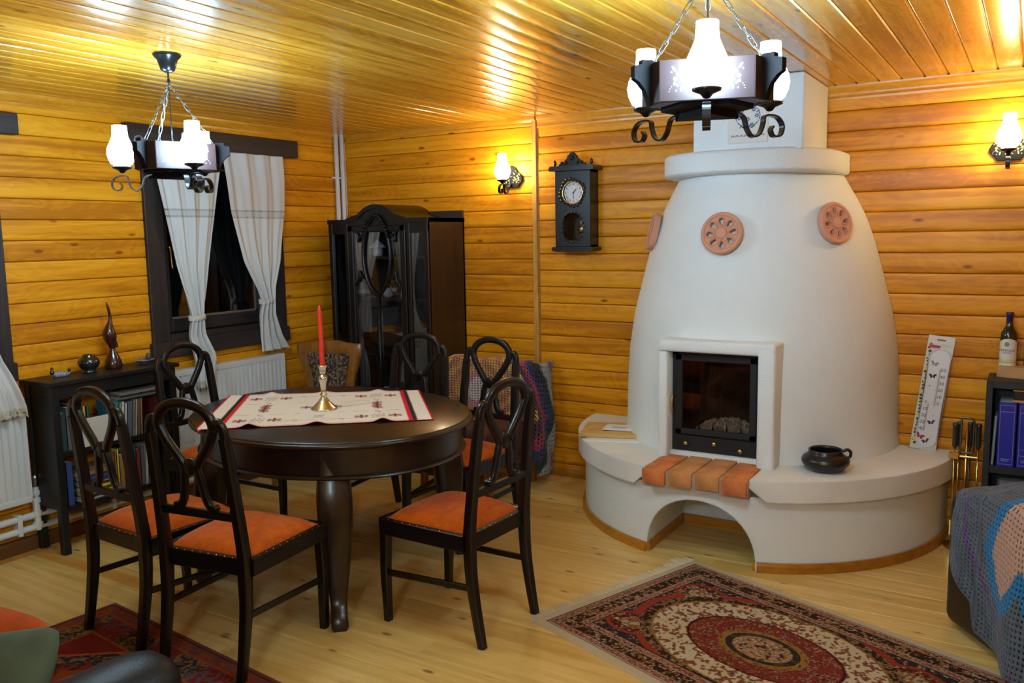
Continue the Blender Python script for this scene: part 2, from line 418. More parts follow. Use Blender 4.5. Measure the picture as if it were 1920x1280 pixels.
# back wall: left section rows and right section rows start at different heights
zs = [.05+PT*k for k in range(22)]
for z in zs:
    h = min(PT, H-z)
    if h < .02: continue
    plank(wall_back, 'plank', ('bl', round(h, 3)), lambda: plank_mesh(1.605, h), wall_wood, (.03, 0, z))
for k in range(23):
    z = .052+PT*k-.075; h = PT
    if z < 0: h = PT+z; z = 0.0
    h = min(h, H-z)
    if h < .02: continue
    plank(wall_back, 'plank', ('br', round(h, 3)), lambda: plank_mesh(XR-1.685, h, .026), wall_wood, (1.685, 0, z))
for k in range(22):
    z = .01+PT*k; h = min(PT, H-z)
    segs = [(YF, -.03)]
    for (a, b) in ((WY0, WY1), (-3.52, -2.62)):
        if z+h > WZ0-.04 and z < WZ1+.02:
            segs = [q for (p0, p1) in segs for q in (((p0, a), (b, p1)) if p0 < a and b < p1 else ((p0, p1),))]
    for p0, p1 in segs:
        L_ = round(p1-p0, 3)
        plank(wall_left, 'plank', ('l', L_, round(h, 3)), lambda: plank_mesh(L_, h), wall_wood, (0, p0, z), (0, 0, PI/2))
# ceiling boards along y
def cboard():
    b = MB(); w = PT; prof = [(.0, .016), (.0, .008), (.0065, .0005), (.01, 0), (w-.01, 0), (w-.0065, .0005), (w-.0015, .007), (w-.0015, .016)]
    n = len(prof); L_ = -YF
    b.add([(x, 0, z) for x, z in prof]+[(x, -L_, z) for x, z in prof], [(i, i+1, n+i+1, n+i) for i in range(n-1)]+[tuple(range(n)), tuple(range(n, 2*n))[::-1]])
    return b.mesh('ceiling_board', angle=30)
for k in range(int(XR/PT)+1):
    plank(ceiling, 'ceiling_board', 'c', cboard, ceil_wood, (k*PT-.02, 0, H))
# floor boards along x
def fboard(w, L_):
    b = MB(); prof = [(0, -.02), (0, -.0012), (.001, 0), (w-.0018, 0), (w-.0008, -.0012), (w-.0008, -.02)]
    n = len(prof)
    b.add([(0, y, z) for y, z in prof]+[(L_, y, z) for y, z in prof], [(i, i+1, n+i+1, n+i) for i in range(n-1)]+[tuple(range(n)), tuple(range(n, 2*n))[::-1]])
    return b.mesh('floor_board', angle=20)
FW = .137; k = 0; y = 0.0
while y > YF:
    strip = abs((y-FW/2)+2.60) < FW/2
    x = 0.0; js = [] ; q = (k*1.37) % 2.4+.8
    while q < XR-.4: js.append(q); q += 2.4
    js.append(XR)
    if strip: js = [1.32, 3.7, XR]
    for j in js:
        L_ = round(j-x, 3)
        plank(floor, 'floor_board', ('f', L_), lambda: fboard(FW, L_), strip_wood if False else floor_wood, (x, y-FW, 0))
        x = j
    y -= FW; k += 1
struct(MB().box((.10, -2.60, .0), (1.33, -2.52, .0015)).build('trim_1', strip_wood))
struct(MB().box((.015, YF, .0), (.10, -2.50, .0015)).build('trim_2', strip_wood))

# trims and baseboards
def molding(path, name, mat, prof, up=(0, 0, 1)):
    return struct(MB().sweep(path, prof, up).build(name, mat))
cp = [(0, 0), (.012, -.0), (.016, -.018), (.028, -.03), (.03, -.045), (.018, -.06), (.012, -.085), (0, -.09)]
# crown trims: profile swept as prism
def crown(name, x0, x1, axis, t=0, hgt=.085, mat=trim_wood, proud=.0):
    prof = [(.0, H-hgt), (.028+proud, H-hgt), (.030+proud, H-hgt+.012), (.026+proud, H-hgt+.02), (.028+proud, H-.035), (.040+proud, H-.02), (.045+proud, H-.006), (.045+proud, H), (.0, H)]
    b = MB()
    if axis == 'x': b.prism([(-a, z) for a, z in prof], x0, x1, 'yz')
    else: b.prism(prof, x0, x1, 'xz')
    return struct(b.build(name, mat, angle=35))
crown('trim_3', .03, 1.665, 'x', hgt=.05)
crown('trim_4', 1.68, XR, 'x', hgt=.075, proud=.004)
crown('trim_5', YF, 0, 'y', hgt=.06, mat=trim_wood_y)
struct(MB().box((1.638, -.036, 0), (1.672, 0, H-.02), bev=.003).build('trim_6', trim_wood_v))
struct(MB().box((1.672, -.026, 0), (1.688, 0, H-.02)).build('trim_7', base_wood))
struct(MB().prism([(0, 0), (.034, 0), (.034, -.012), (.022, -.026), (.010, -.036), (0, -.036)], 0, H-.03, 'xy').build('trim_8', trim_wood_v))
def baseb(name, pts, h=.05, t=.016, mat=base_wood):
    return struct(MB().box(*pts).build(name, mat))
struct(MB().prism([(0, 0), (-.038, 0), (-.038, .03), (-.03, .048), (-.022, .055), (0, .055)], 0.03, 2.12, 'yz').build('baseboard_back', base_wood))
struct(MB().prism([(0, 0), (-.038, 0), (-.038, .03), (-.03, .048), (-.022, .055), (0, .055)], 4.18, XR, 'yz').build('baseboard_right', base_wood))
struct(MB().prism([(0, 0), (.04, 0), (.04, .06), (.034, .075), (.022, .08), (0, .08)], YF, 0, 'xz').build('baseboard_left', plain('dark_baseboard', (.12, .045, .010), .45)))

# ---------------------------------------------------------------- windows
def window(n, y0, y1, handle=True):
    z0, z1 = WZ0, WZ1
    fr = MB()
    fr.box((0, y0-.10, z0-.06), (.045, y0+.02, z1+.04), bev=.004)
    fr.box((0, y1-.02, z0-.06), (.045, y1+.08, z1+.04), bev=.004)
    fr.box((0, y0-.10, z1-.0), (.042, y1+.08, z1+.05), bev=.004)
    w = struct(fr.build(f'window_{n}', dark_wood))
    MB().box((-.11, y0, z0), (-.0, y0+.018, z1)).box((-.11, y1-.018, z0), (0, y1, z1)).box((-.11, y0, z1-.018), (0, y1, z1)).box((-.11, y0, z0), (0, y1, z0+.02)).build('reveal', dark_wood, w)
    MB().box((0, y0-.115, z0-.115), (.062, y1+.09, z0-.02), bev=.006).build('sill_board', dark_wood_y, w)
    MB().box((0, y0+.02, z0-.03), (.052, y1-.02, z0+.022), bev=.004).build('lower_casing', dark_wood_y, w)
    sa, sb = y0+.022, y1-.022
    MB().box((-.075, sa, z0+.025), (-.01, sa+.058, z1-.02), bev=.004).build('stile', dark_wood, w)
    MB().box((-.075, sb-.095, z0+.025), (-.01, sb, z1-.02), bev=.004).build('stile', dark_wood, w)
    MB().box((-.075, sa+.058, z0+.025), (-.012, sb-.095, z0+.105), bev=.004).build('rail', dark_wood_y, w)
    MB().box((-.075, sa+.058, z1-.10), (-.012, sb-.095, z1-.02), bev=.004).build('rail', dark_wood_y, w)
    bd = MB(); a, b_ = sa+.058, sb-.095; c, d = z0+.105, z1-.10
    for q in (((-.05, a, c), (-.03, a+.012, d)), ((-.05, b_-.012, c), (-.03, b_, d)), ((-.05, a, c), (-.03, b_, c+.012)), ((-.05, a, d-.012), (-.03, b_, d))): bd.box(*q)
    bd.build('glazing_bead', plain('worn_bead_wood', (.16, .11, .09), .5), w)
    MB().box((-.046, a, c), (-.042, b_, d)).build('pane', clear, w)
    if handle:
        hb = MB().box((-.010, sa+.018, 1.50), (-.004, sa+.042, 1.60), bev=.002)
        hb.tube(catmull([(-.006, sa+.03, 1.565), (.035, sa+.03, 1.565), (.04, sa+.034, 1.55), (.036, sa+.04, 1.50), (.036, sa+.044, 1.43)], 5), .007)
        lbl(hb.build('window_handle', brass, w, smooth=True), 'brass window handle')
    return w
win1 = window(1, WY0, WY1)
win2 = window(2, -3.52, -2.655, False)
struct(MB().box((-1.6, -4.2, -.1), (-1.5, .5, 3.2)).build('night_backdrop', night))  # dark box added outside the windows to stand for the night
# dark pelmet boards above the windows
tag(MB().box((.03, -1.87, 2.15), (.085, -.56, 2.265), bev=.004).build('curtain_board', dark_wood_y), 'dark brown pelmet board over the middle window, above both white curtains', 'pelmet')
tag(MB().box((.03, -3.75, 2.14), (.085, -2.47, 2.245), bev=.004).build('curtain_board', dark_wood_y), 'dark brown pelmet board end at the edge above the far left window', 'pelmet')

# ---------------------------------------------------------------- curtains
def curtain(name, label, keys, folds, x0=.055, amp=.016, seed=0, band=1.765, tie=None, lace=True, front=0):
    """keys: (z, yleft, yright) from top to bottom."""
    nz, ny = 150, 100
    zk = np.array([k[0] for k in keys])[::-1]
    z = np.linspace(keys[0][0], keys[-1][0], nz)
    yl = np.interp(z, zk, np.array([k[1] for k in keys])[::-1]); yr = np.interp(z, zk, np.array([k[2] for k in keys])[::-1])
    for _ in range(2):
        yl[1:-1] = (yl[:-2]+2*yl[1:-1]+yl[2:])/4; yr[1:-1] = (yr[:-2]+2*yr[1:-1]+yr[2:])/4
    u = np.linspace(0, 1, ny)
    U, Z = np.meshgrid(u, z)
    w = (yr-yl)[:, None]; w0 = w.max()
    Y = yl[:, None]+U*w
    t = np.linspace(0, 1, nz)[:, None]
    ph = folds*2*PI*U+1.2*np.sin(3*U+seed)+.5*np.sin(4*t*PI+seed)*.4
    A = amp*(.45+.9*(1-w/w0))
    X = x0+A*np.sin(ph)+.4*A*np.sin(2.3*ph+seed)+.004*np.sin(40*U*w0+9*t)
    X += .012*np.exp(-((Z-(tie or -9))/.08)**2)+front*np.clip((1.02-Z)/.15, 0, 1)
    if lace:
        Z = Z.copy(); Z[-3:] += .012*np.abs(np.sin(PI*U[-3:]*14))
    Cc = np.ones((nz, ny, 3))*np.array([.62, .62, .60])
    if band:
        B = np.abs(Z-band) < .021; cc = Cc[B]*.86; Cc[B] = cc
        for e in (-.021, .021):
            L_ = np.abs(Z-band-e) < .0055
            D = L_ & (np.sin(U*w0*2*PI/.011) > -.2); Cc[D] = (.20, .18, .14)
    if lace:
        B = (Z < keys[-1][0]+.05); n = vnoise(U*w0*160, Z*160, 3); Cc[B] = np.where(n[B][:, None] > .45, (.60, .56, .46), (.42, .38, .28))
    c = colored_grid(name, X, Y, Z, Cc, curtain_m, None, thick=.002)
    tag(c, label, 'curtain', 'tied white curtains')
    if tie:
        i = int(np.argmin(abs(z-tie))); cy = (yl[i]+yr[i])/2; hw = (yr[i]-yl[i])/2+.006
        ring = [(x0+.006+.026*math.cos(a), cy+hw*math.sin(a), tie+.004*math.sin(a*2)) for a in np.linspace(0, 2*PI, 24, endpoint=False)]
        MB().rrect(ring, .012, .03, closed=True).build('tie_band', plain('curtain_tie_linen', (.60, .57, .50), .95), c, smooth=True)
    return c
curtain('curtain', 'left white curtain of the middle window, tied, lace hem hanging below the radiator top',
        [(2.16, -1.74, -1.20), (2.01, -1.71, -1.235), (1.73, -1.655, -1.29), (1.45, -1.60, -1.36), (1.25, -1.545, -1.40), (1.14, -1.525, -1.43), (1.05, -1.54, -1.42), (.90, -1.55, -1.375), (.69, -1.545, -1.41)], 4.0, seed=1, tie=1.13, x0=.080, front=.050)
curtain('curtain', 'right white curtain of the middle window, tied, nearest the white corner pipes',
        [(2.15, -1.22, -.715), (2.0, -1.20, -.71), (1.78, -1.175, -.72), (1.46, -1.09, -.78), (1.28, -1.0, -.85), (1.19, -.97, -.87), (1.1, -.985, -.86), (.95, -.99, -.80), (.855, -.985, -.735)], 3.6, seed=2.2, tie=1.19, lace=False, x0=.085)
curtain('curtain', 'white linen curtain with lace hem at the edge of the picture beside the bookshelf',
        [(2.14, -3.30, -2.70), (1.3, -3.0, -2.72), (1.09, -2.95, -2.685), (.95, -2.93, -2.635), (.79, -2.93, -2.59), (.725, -2.93, -2.585)], 3.2, seed=4, band=None, x0=.092, front=.038)

# ---------------------------------------------------------------- radiators and pipes
def radiator(label, y0, y1, z0, z1):
    r = thing('radiator', label, 'radiator', (0, 0, 0), 0, 'white panel radiators')
    b = MB()
    n = int((y1-y0)/.034); pit = (y1-y0)/n; prof = []
    for k in range(n):
        a = y0+k*pit; prof += [(a+.001, .100), (a+.006, .089), (a+.012, .089), (a+.017, .100)]
    prof.append((y1, .100)); prof += [(y1, .088), (y0, .088)]
    b.prism([(x, y) for y, x in prof], z0+.03, z1-.035, 'xy')
    b.build('front_panel', rad_white, r)
    MB().box((.084, y0, z0), (.101, y1, z0+.032), bev=.004).build('edge_rail', rad_white, r); MB().box((.084, y0, z1-.037), (.101, y1, z1-.006), bev=.004).build('edge_rail', rad_white, r)
    MB().box((.035, y0-.004, z0+.01), (.103, y0, z1), bev=.002).build('side_cover', rad_white, r)
    MB().box((.035, y1, z0+.01), (.103, y1+.004, z1), bev=.002).build('side_cover', rad_white, r)
    g = MB(); g.box((.035, y0, z1-.006), (.100, y1, z1), bev=.002); g.build('top_grille', rad_white, r)
    MB().box((.040, y0+.01, z0+.02), (.052, y1-.01, z1-.02)).build('rear_panel', rad_white, r)
    return r
radiator('white ribbed panel radiator under the middle window, beside the low black bookshelf', -1.75, -.80, .33, .825)
radiator('white ribbed panel radiator at the edge of the picture under the lace-hemmed curtain', -3.5, -2.575, .275, .825)
p = thing('heating_pipes', 'pair of white heating pipes rising in the room corner beside the black cabinet', 'pipes', (0, 0, 0))
for yy in (-.145, -.085): MB().tube([(.05, yy, .0), (.05, yy, H)], .0165, 12).build('pipe', pipe_white, p, smooth=True)
for zz in (2.04, 1.0): MB().box((.02, -.175, zz-.006), (.05, -.055, zz+.006), bev=.002).build('pipe_clip', pipe_white, p)
p = thing('heating_pipes', 'pair of white heating pipes running low along the wall under the radiators', 'pipes', (0, 0, 0))
for zz, a in ((.125, -6), (.19, -6)): MB().tube([(.055, a, zz), (.055, -.15, zz)], .018, 10).build('pipe', pipe_white, p, smooth=True)
for yy in (-2.82, -2.63, -2.1, -1.2): MB().box((.02, yy-.012, .10), (.074, yy+.012, .215), bev=.004).build('pipe_clip', pipe_white, p)
v = MB().tube([(.06, -2.535, .11), (.06, -2.535, .34)], .017, 10)
for zz in (.14, .2, .27, .31): v.tube([(.06, -2.535, zz-.012), (.06, -2.535, zz+.012)], .024, 10)
v.build('riser', pipe_white, p, smooth=False)
MB().lathe([(0, 0), (.014, 0), (.018, .02), (.018, .05), (.012, .062), (0, .062)], 12).build('valve', plain('chrome_valve', (.5, .5, .5), .25, metal=1), p, loc=(.06, -2.535, .34))

# ================================================================ FIREPLACE
FC = 3.13
fp = thing('fireplace', 'white plastered domed fireplace with curved bench against the plank wall', 'fireplace', (FC, 0, 0))
def half(rx, ry, n=48, e=2.0, a0=PI, a1=2*PI):
    o = []
    for i in range(n+1):
        a = a0+(a1-a0)*i/n; c, s_ = math.cos(a), math.sin(a)
        o.append((rx*math.copysign(abs(c)**(2/e), c), min(ry*math.copysign(abs(s_)**(2/e), s_), -.03)))
    return o
# base with the arched wood niche
bb = MB(); bb.prism(half(1.0, 1.065, 64)[:], 0, .36, 'xy')
base = bb.build('hearth_base', plaster, fp)
ct = MB(); ax, hw, zz = -.005, .275, .315
prof = [(ax-hw, -.2)]+[(ax+hw*math.cos(a), .0+zz*(abs(math.sin(a))**.85)) for a in np.linspace(PI, 0, 28)]+[(ax+hw, -.2)]
ct.prism(prof, -1.4, -.50, 'xz'); cut = ct.build('cut', None, fp)
boolean(base, cut); smooth_angle(base.data, 35); base.data.materials.clear(); base.data.materials.append(plaster)
# wooden strip round the foot
def strip(pts, h=.048):
    b = MB(); b.sweep(pts, [(0, 0), (.016, 0), (.016, h*.7), (.010, h), (0, h)], (0, 0, 1)); return b.build('foot_trim', base_wood, fp)
def onb(a, k=1.0): return (1.0*k*math.cos(a), 1.065*k*math.sin(a), 0)
aL = math.acos(-(hw+.0+.005)/1.0); 
strip([onb(PI+(2*PI-aL-PI)*i/24, 1.002) for i in range(25)])
strip([onb(2*PI-math.acos((hw)/1.0)+(math.acos(hw/1.0))*i/24, 1.002) for i in range(25)])
yf = -1.065*math.sin(aL)
strip([(ax-hw, yf, 0), (ax-hw, -.5, 0)]); strip([(ax-hw, -.503, 0), (ax+hw, -.503, 0)]); strip([(ax+hw, -.5, 0), (ax+hw, yf, 0)])
# bench slab, split by the brick step
BZ = .45
def slab(a0, a1, cutx, sgn):
    outer = [(1.045*math.cos(a), min(1.095*math.sin(a), -.03)) for a in np.linspace(a0, a1, 36)]
    yo = outer[-1][1] if sgn < 0 else outer[0][1]
    b = MB()
    if sgn < 0: poly = outer[:-1]+[(cutx-.0, yo-.0), (cutx, -.55), (cutx-.3, -.03)]
    else: poly = [(cutx+.3, -.03), (cutx, -.55), (cutx, yo)]+outer[1:]
    zb = BZ-.105
    b.prism(poly, zb, BZ, 'xy')
    # chamfer the lower corner next to the bricks
    cutb = MB(); sx = -1 if sgn < 0 else 1
    tri = [(cutx-sx*.01, zb-.01), (cutx+sx*.085, zb-.01), (cutx-sx*.01, zb+.075)]
    o = b.build('bench_slab', plaster2, fp)
    c = cutb.prism(tri, -1.3, -.95, 'xz').build('cut', None, fp); boolean(o, c)
    smooth_angle(o.data, 35); o.data.materials.clear(); o.data.materials.append(plaster2); return o
bxl, bxr = -.275, .245
slab(PI, 2*PI-math.acos(bxl/1.045), bxl, -1)
slab(2*PI-math.acos(bxr/1.045), 2*PI, bxr, 1)
# brick step
mo = MB().prism([(bxl, -1.092), (bxr, -1.085), (bxr, -.70), (bxl, -.70)], .362, BZ-.005, 'xy').build('mortar_bed', mortar, fp)
nb = 4; bw = (bxr-bxl)/nb
for k in range(nb):
    sk = .006*((k*37) % 3-1)
    o = MB().box((-bw/2+.006, -.16, -.0375), (bw/2-.006, .16, .0375), bev=.005, seg=2).build('brick', (brick_a, brick_b, brick_b, brick_a)[k], fp, angle=40)
    o.location = (bxl+bw*(k+.5), -.945+sk, BZ-.034+.002*((k*7) % 3)); o.rotation_euler = (.01, .004*(k-1), .035*(k-1.5)/2)
# body
prof = [(.42, .765, .800), (.46, .755, .790), (.50, .750, .785), (.75, .745, .780), (.95, .735, .765), (1.15, .705, .745), (1.34, .655, .72), (1.5, .612, .70), (1.6, .580, .685), (1.7, .540, .665), (1.8, .485, .645), (1.88, .435, .625), (1.92, .42, .62)]
zz_ = np.array([p_[0] for p_ in prof]); zi = np.linspace(.42, 1.92, 40)
rxi = np.interp(zi, zz_, [p_[1] for p_ in prof]); ryi = np.interp(zi, zz_, [p_[2] for p_ in prof])
for _ in range(2):
    rxi[1:-1] = (rxi[:-2]+2*rxi[1:-1]+rxi[2:])/4; ryi[1:-1] = (ryi[:-2]+2*ryi[1:-1]+ryi[2:])/4
b = MB(); n = 72; rings = [half(a, c, n, 2.1) for a, c in zip(rxi, ryi)]; m = n+1
vs = [(x, y, z) for z, rg in zip(zi, rings) for x, y in rg]
fs = [(i*m+k, i*m+k+1, (i+1)*m+k+1, (i+1)*m+k) for i in range(len(zi)-1) for k in range(n)]
fs += [(i*m, (i+1)*m, (i+1)*m+n, i*m+n) for i in range(len(zi)-1)]+[tuple(range(m)), tuple((len(zi)-1)*m+k for k in range(m))]
b.add(vs, fs); body = b.build('chimney_breast', plaster, fp, smooth=True)
DX0, DX1, DZ0, DZ1 = -.245, .215, .475, 1.0
c = MB().box((DX0-.005, -1.2, DZ0-.02), (DX1+.005, -.34, DZ1+.01)).build('cut', None, fp); boolean(body, c)
smooth_angle(body.data, 38); body.data.materials.clear(); body.data.materials.append(plaster)
# plaster surround
fr = MB(); yo, yi = -.845, -.62
fr.box((DX0-.05, yo, BZ-.01), (DX0-.0, yi, DZ1+.0), bev=.010, seg=2)
fr.box((DX1+.0, yo-.01, BZ-.01), (DX1+.085, yi, DZ1+.062), bev=.016, seg=3)
fr.box((DX0-.05, yo-.004, DZ1+.0), (DX1+.02, yi, DZ1+.06), bev=.014, seg=3)
fr.build('firebox_surround', plaster, fp, angle=50)
MB().box((DX0-.02, -.79, BZ-.005), (DX1+.02, -.70, DZ0-.0)).build('door_mortar', plaster, fp)
# stove insert
si = MB(); yd = -.765
si.box((DX0, yd, DZ0), (DX0+.028, yd+.03, DZ1)).box((DX1-.028, yd, DZ0), (DX1, yd+.03, DZ1)).box((DX0, yd, DZ1-.026), (DX1, yd+.03, DZ1)).box((DX0, yd-.003, DZ0), (DX1, yd+.03, DZ0+.085), bev=.003)
stove = si.build('stove_front', iron, fp)
for kx, kz in ((-.165, .045), (-.015, .055), (.118, .034)):
    MB().lathe([(0, 0), (.004, 0), (.004, .008), (.011, .011), (.013, .018), (.008, .026), (0, .028)], 14).build('air_knob', brass, stove, smooth=True, loc=(kx, yd-.003, DZ0+kz), rot=(PI/2, 0, 0))
dr = MB(); d0, d1, e0, e1 = DX0+.02, DX1-.02, DZ0+.09, DZ1-.018; yy = yd-.016
for a_, b_ in (((d0, yy, e0), (d0+.036, yd+.01, e1)), ((d1-.036, yy, e0), (d1, yd+.01, e1)), ((d0, yy, e0), (d1, yd+.01, e0+.03)), ((d0, yy, e1-.034), (d1, yd+.01, e1))): dr.box(a_, b_, bev=.004)
for z in (e0+.07, (e0+e1)/2, e1-.07): dr.tube([(d1+.004, yy+.006, z-.02), (d1+.004, yy+.006, z+.02)], .006, 8)
door = dr.build('stove_door', iron, fp)
MB().box((d0+.034, yd-.006, e0+.028), (d1-.034, yd-.002, e1-.032)).build('glass', stoveglass, door)
MB().tube(catmull([(d0-.004, yy-.004, .77), (d0-.006, yy-.026, .76), (d0-.006, yy-.032, .725), (d0-.006, yy-.026, .69), (d0-.004, yy-.004, .68)], 5), .006, 8).build('handle', brass, door, smooth=True)
lin = MB(); q = .004
lin.box((DX0, -.35, DZ0), (DX1, -.345, DZ1)).box((DX0, -.74, DZ0), (DX0+q, -.345, DZ1)).box((DX1-q, -.74, DZ0), (DX1, -.345, DZ1)).box((DX0, -.74, DZ1-q), (DX1, -.345, DZ1)).box((DX0, -.74, DZ0+.07), (DX1, -.345, DZ0+.075))
lin.build('firebox_lining', soot, fp)
bs = MB()
for k in range(4):
    x = DX0+.125+k*.073; bs.add([(x-.006, -.715, DZ0+.075), (x+.006, -.715, DZ0+.075), (x+.006, -.705, DZ0+.075), (x-.006, -.705, DZ0+.075), (x, -.71, DZ0+.165)], [(0, 1, 4), (1, 2, 4), (2, 3, 4), (3, 0, 4), (0, 3, 2, 1)])
bs.build('grate', iron, fp)
ash = MB().grid(40, 30, lambda u, v: (DX0+.07+u*(DX1-DX0-.10), -.70+v*.3, DZ0+.076+.075*math.sin(PI*u)**.6*(math.sin(PI*min(1, v*1.1+.12)))*(.7+.5*random.random())))
o = ash.build('ash_heap', ash_m, fp); o['kind'] = 'stuff'
# cornice, chimney
co = MB(); rg0 = half(.462, .70, 48, 3.0)
for r_ in [0]:
    lv = [(1.885, .955), (1.89, .985), (1.90, 1.0), (1.985, 1.0), (1.998, .985), (2.003, .96)]
    m = len(rg0); vs = [(x*k_, y*k_, z) for z, k_ in lv for x, y in rg0]
    fs = [(i*m+k, i*m+k+1, (i+1)*m+k+1, (i+1)*m+k) for i in range(len(lv)-1) for k in range(m-1)]+[(i*m, (i+1)*m, (i+1)*m+m-1, i*m+m-1) for i in range(len(lv)-1)]+[tuple(range(m)), tuple((len(lv)-1)*m+k for k in range(m))]
    co.add(vs, fs)
co.build('cornice_slab', plaster, fp, angle=40)
MB().box((-.205, -.60, 1.99), (.345, -.046, H-.001), bev=.008, seg=2).build('chimney', plaster, fp, angle=40)
# painted tile on the chimney
tl = MB().box((-.022, -.607, 2.035), (.178, -.598, 2.24), bev=.003).build('painted_tile', tile_m, fp)
pm = MB()
def blob(b, x, z, rx, rz, a=0, n=9, y=-.6085, T=None):
    ca, sa = math.cos(a), math.sin(a)
    vs = [(x+rx*math.cos(t)*ca-rz*math.sin(t)*sa, y, z+rx*math.cos(t)*sa+rz*math.sin(t)*ca) for t in np.linspace(0, 2*PI, n, endpoint=False)]
    b.add(vs, [tuple(range(n))], T)
cx, cz = .078, 2.135
for k in range(8):
    x = .0+k*.0215; b_ = pm
    for q in range(5): blob(pm, x+.004+.006*math.cos(PI*q/4), 2.068+.006*math.sin(PI*q/4), .0028, .0022, n=6)
for k in range(26):
    a = 2*PI*k/26; blob(pm, cx+.060*math.cos(a), 2.165+.052*math.sin(a), .0075 if k % 3 else .003, .003, a+PI/2)
for fx, fz in ((cx-.042, 2.158), (cx+.045, 2.165), (cx-.03, 2.19), (cx+.03, 2.195), (cx, 2.15)):
    for k in range(6): blob(pm, fx+.007*math.cos(k*PI/3), fz+.007*math.sin(k*PI/3), .0045, .003, k*PI/3)
for a in (-1.0, -.5, 0, .5, 1.0): blob(pm, cx+.028*math.sin(a), 2.098+.026*math.cos(a), .004, .011, -a)
pm.prism([(cx-.009, 2.105), (cx-.006, 2.085), (cx+.006, 2.085), (cx+.009, 2.105)], -.6088, -.6075, 'xz'); blob(pm, cx, 2.082, .008, .003)
pm.build('tile_motif', fl_b, tl, recalc=False)
gm = MB()
for x, z, a in ((cx+.03, 2.12, .6), (cx-.035, 2.115, -.6), (cx-.045, 2.18, 1), (cx+.05, 2.185, -1), (cx+.022, 2.125, -.2)): blob(gm, x, z, .003, .010, a, y=-.6087)
gm.build('tile_leaves', plain('tile_green', (.12, .22, .10), .4), tl, recalc=False)
# pierced clay medallions
md = MB().lathe([(0, 0), (.102, 0), (.106, .008), (.106, .026), (.100, .034), (.090, .034), (.084, .028), (.03, .027), (.026, .034), (0, .037)], 48)
mobj = md.build('cut_src', terracotta, None)
pc = MB()
for k in range(8):
    a = k*PI/4+.1; pts = []
    for t in np.linspace(0, 2*PI, 18, endpoint=False):
        r_ = .017*(1-.45*math.cos(t)) if False else None
        l = .018*math.cos(t); w_ = .0105*math.sin(t)*(1+.55*math.cos(t)); pts.append((.058+l, w_))
    pc.prism([(x*math.cos(a)-y*math.sin(a), x*math.sin(a)+y*math.cos(a)) for x, y in pts], -.02, .06, 'xy')
boolean(mobj, pc.build('cut', None, None)); med = mobj.data; bpy.data.objects.remove(mobj, do_unlink=True)
rd = MB()
for k in range(8):
    a = k*PI/4+.1; ring = []
    for t in np.linspace(0, 2*PI, 20, endpoint=False):
        l = .025*math.cos(t); w_ = .0165*math.sin(t)*(1+.35*math.cos(t)); x, y = .056+l, w_
        ring.append((x*math.cos(a)-y*math.sin(a), x*math.sin(a)+y*math.cos(a), .029))
    rd.tube(ring, .0032, 6, closed=True)
rmesh = rd.mesh('petal_rims', smooth=True)
smooth_angle(med, 30); med.materials.clear(); med.materials.append(terracotta)
for ang, z, lab in ((-91, 1.585, 'front'), (-38, 1.625, 'r'), (-146, 1.60, 'l')):
    a = math.radians(ang); rx, ry = np.interp(z, zi, rxi), np.interp(z, zi, ryi)
    x, y = rx*math.cos(a), ry*math.sin(a); nx, ny = math.cos(a)/rx, math.sin(a)/ry; q = math.hypot(nx, ny); nx /= q; ny /= q
    o = put('clay_medallion', med, terracotta, fp)
    slope = .22
    nrm = Vector((nx, ny, slope)).normalized()
    o.rotation_euler = nrm.to_track_quat('Z', 'Y').to_euler(); o.location = Vector((x, y, z))+nrm*.012
    put('petal_rim', rmesh, terracotta, o)

# ---------------------------------------------------------------- things on the bench
# black clay pot
pt = thing('clay_pot', 'squat black clay pot with a small loop handle on the fireplace bench', 'pot', (3.645, -.725, BZ))
MB().lathe([(0, 0), (.060, 0), (.085, .010), (.108, .036), (.112, .052), (.104, .068), (.084, .082), (.078, .090), (.080, .102), (.076, .105), (.071, .098), (.072, .085), (.09, .060), (.06, .02), (0, .014)], 40).build('pot_body', pot_black, pt, smooth=True)
MB().tube(catmull([(.076, .02, .098), (.094, .026, .106), (.108, .03, .095), (.107, .03, .074), (.098, .027, .066)], 5), .0075, 8).build('handle', pot_black, pt, smooth=True)
# envelopes
def flat_sheet(name, w, d, t, mat, parent, loc, rz, crump=.004, seed=0):
    r = random.Random(seed)
    b = MB(); n = 8
    hs = [[r.random()*crump for _ in range(n+1)] for _ in range(n+1)]
    for lay in (0, 1):
        b.grid(n, n, lambda u, v: (w*(u-.5), d*(v-.5), (t if lay else 0)+hs[int(round(u*n))][int(round(v*n))]*(1 if lay else .0)))
    bmesh.ops.remove_doubles(b.bm, verts=b.bm.verts[:], dist=1e-6)
    es = [e for e in b.bm.edges if len(e.link_faces) == 1]; bmesh.ops.bridge_loops(b.bm, edges=es)
    return b.build(name, mat, parent, loc=loc, rot=(0, 0, rz), smooth=False)
EC = (2.425, -.49)
tag(flat_sheet('paper_sheet', .30, .20, .006, paper_w, None, (EC[0]+.045, EC[1]-.10, BZ), .32, .001, 1), 'white printed papers sticking out under the brown envelope', 'papers')
tag(flat_sheet('padded_envelope', .35, .30, .018, kraft, None, (EC[0]-.0, EC[1], BZ+.009), .30, .006, 2), 'brown padded envelope lying on the fireplace bench', 'envelope')
pl_ = tag(flat_sheet('letter', .19, .13, .004, paper_w, None, (EC[0]+.045, EC[1]+.0, BZ+.035), .18, .001, 3), 'small white letter on top of the brown envelope', 'letter')
lines = MB()
for k in range(3): lines.box((-.05, .01-k*.018, .0055), (.05-.01*k, .013-k*.018, .0062))
lines.build('printed_lines', plain('grey_print', (.3, .3, .32), .7), pl_)
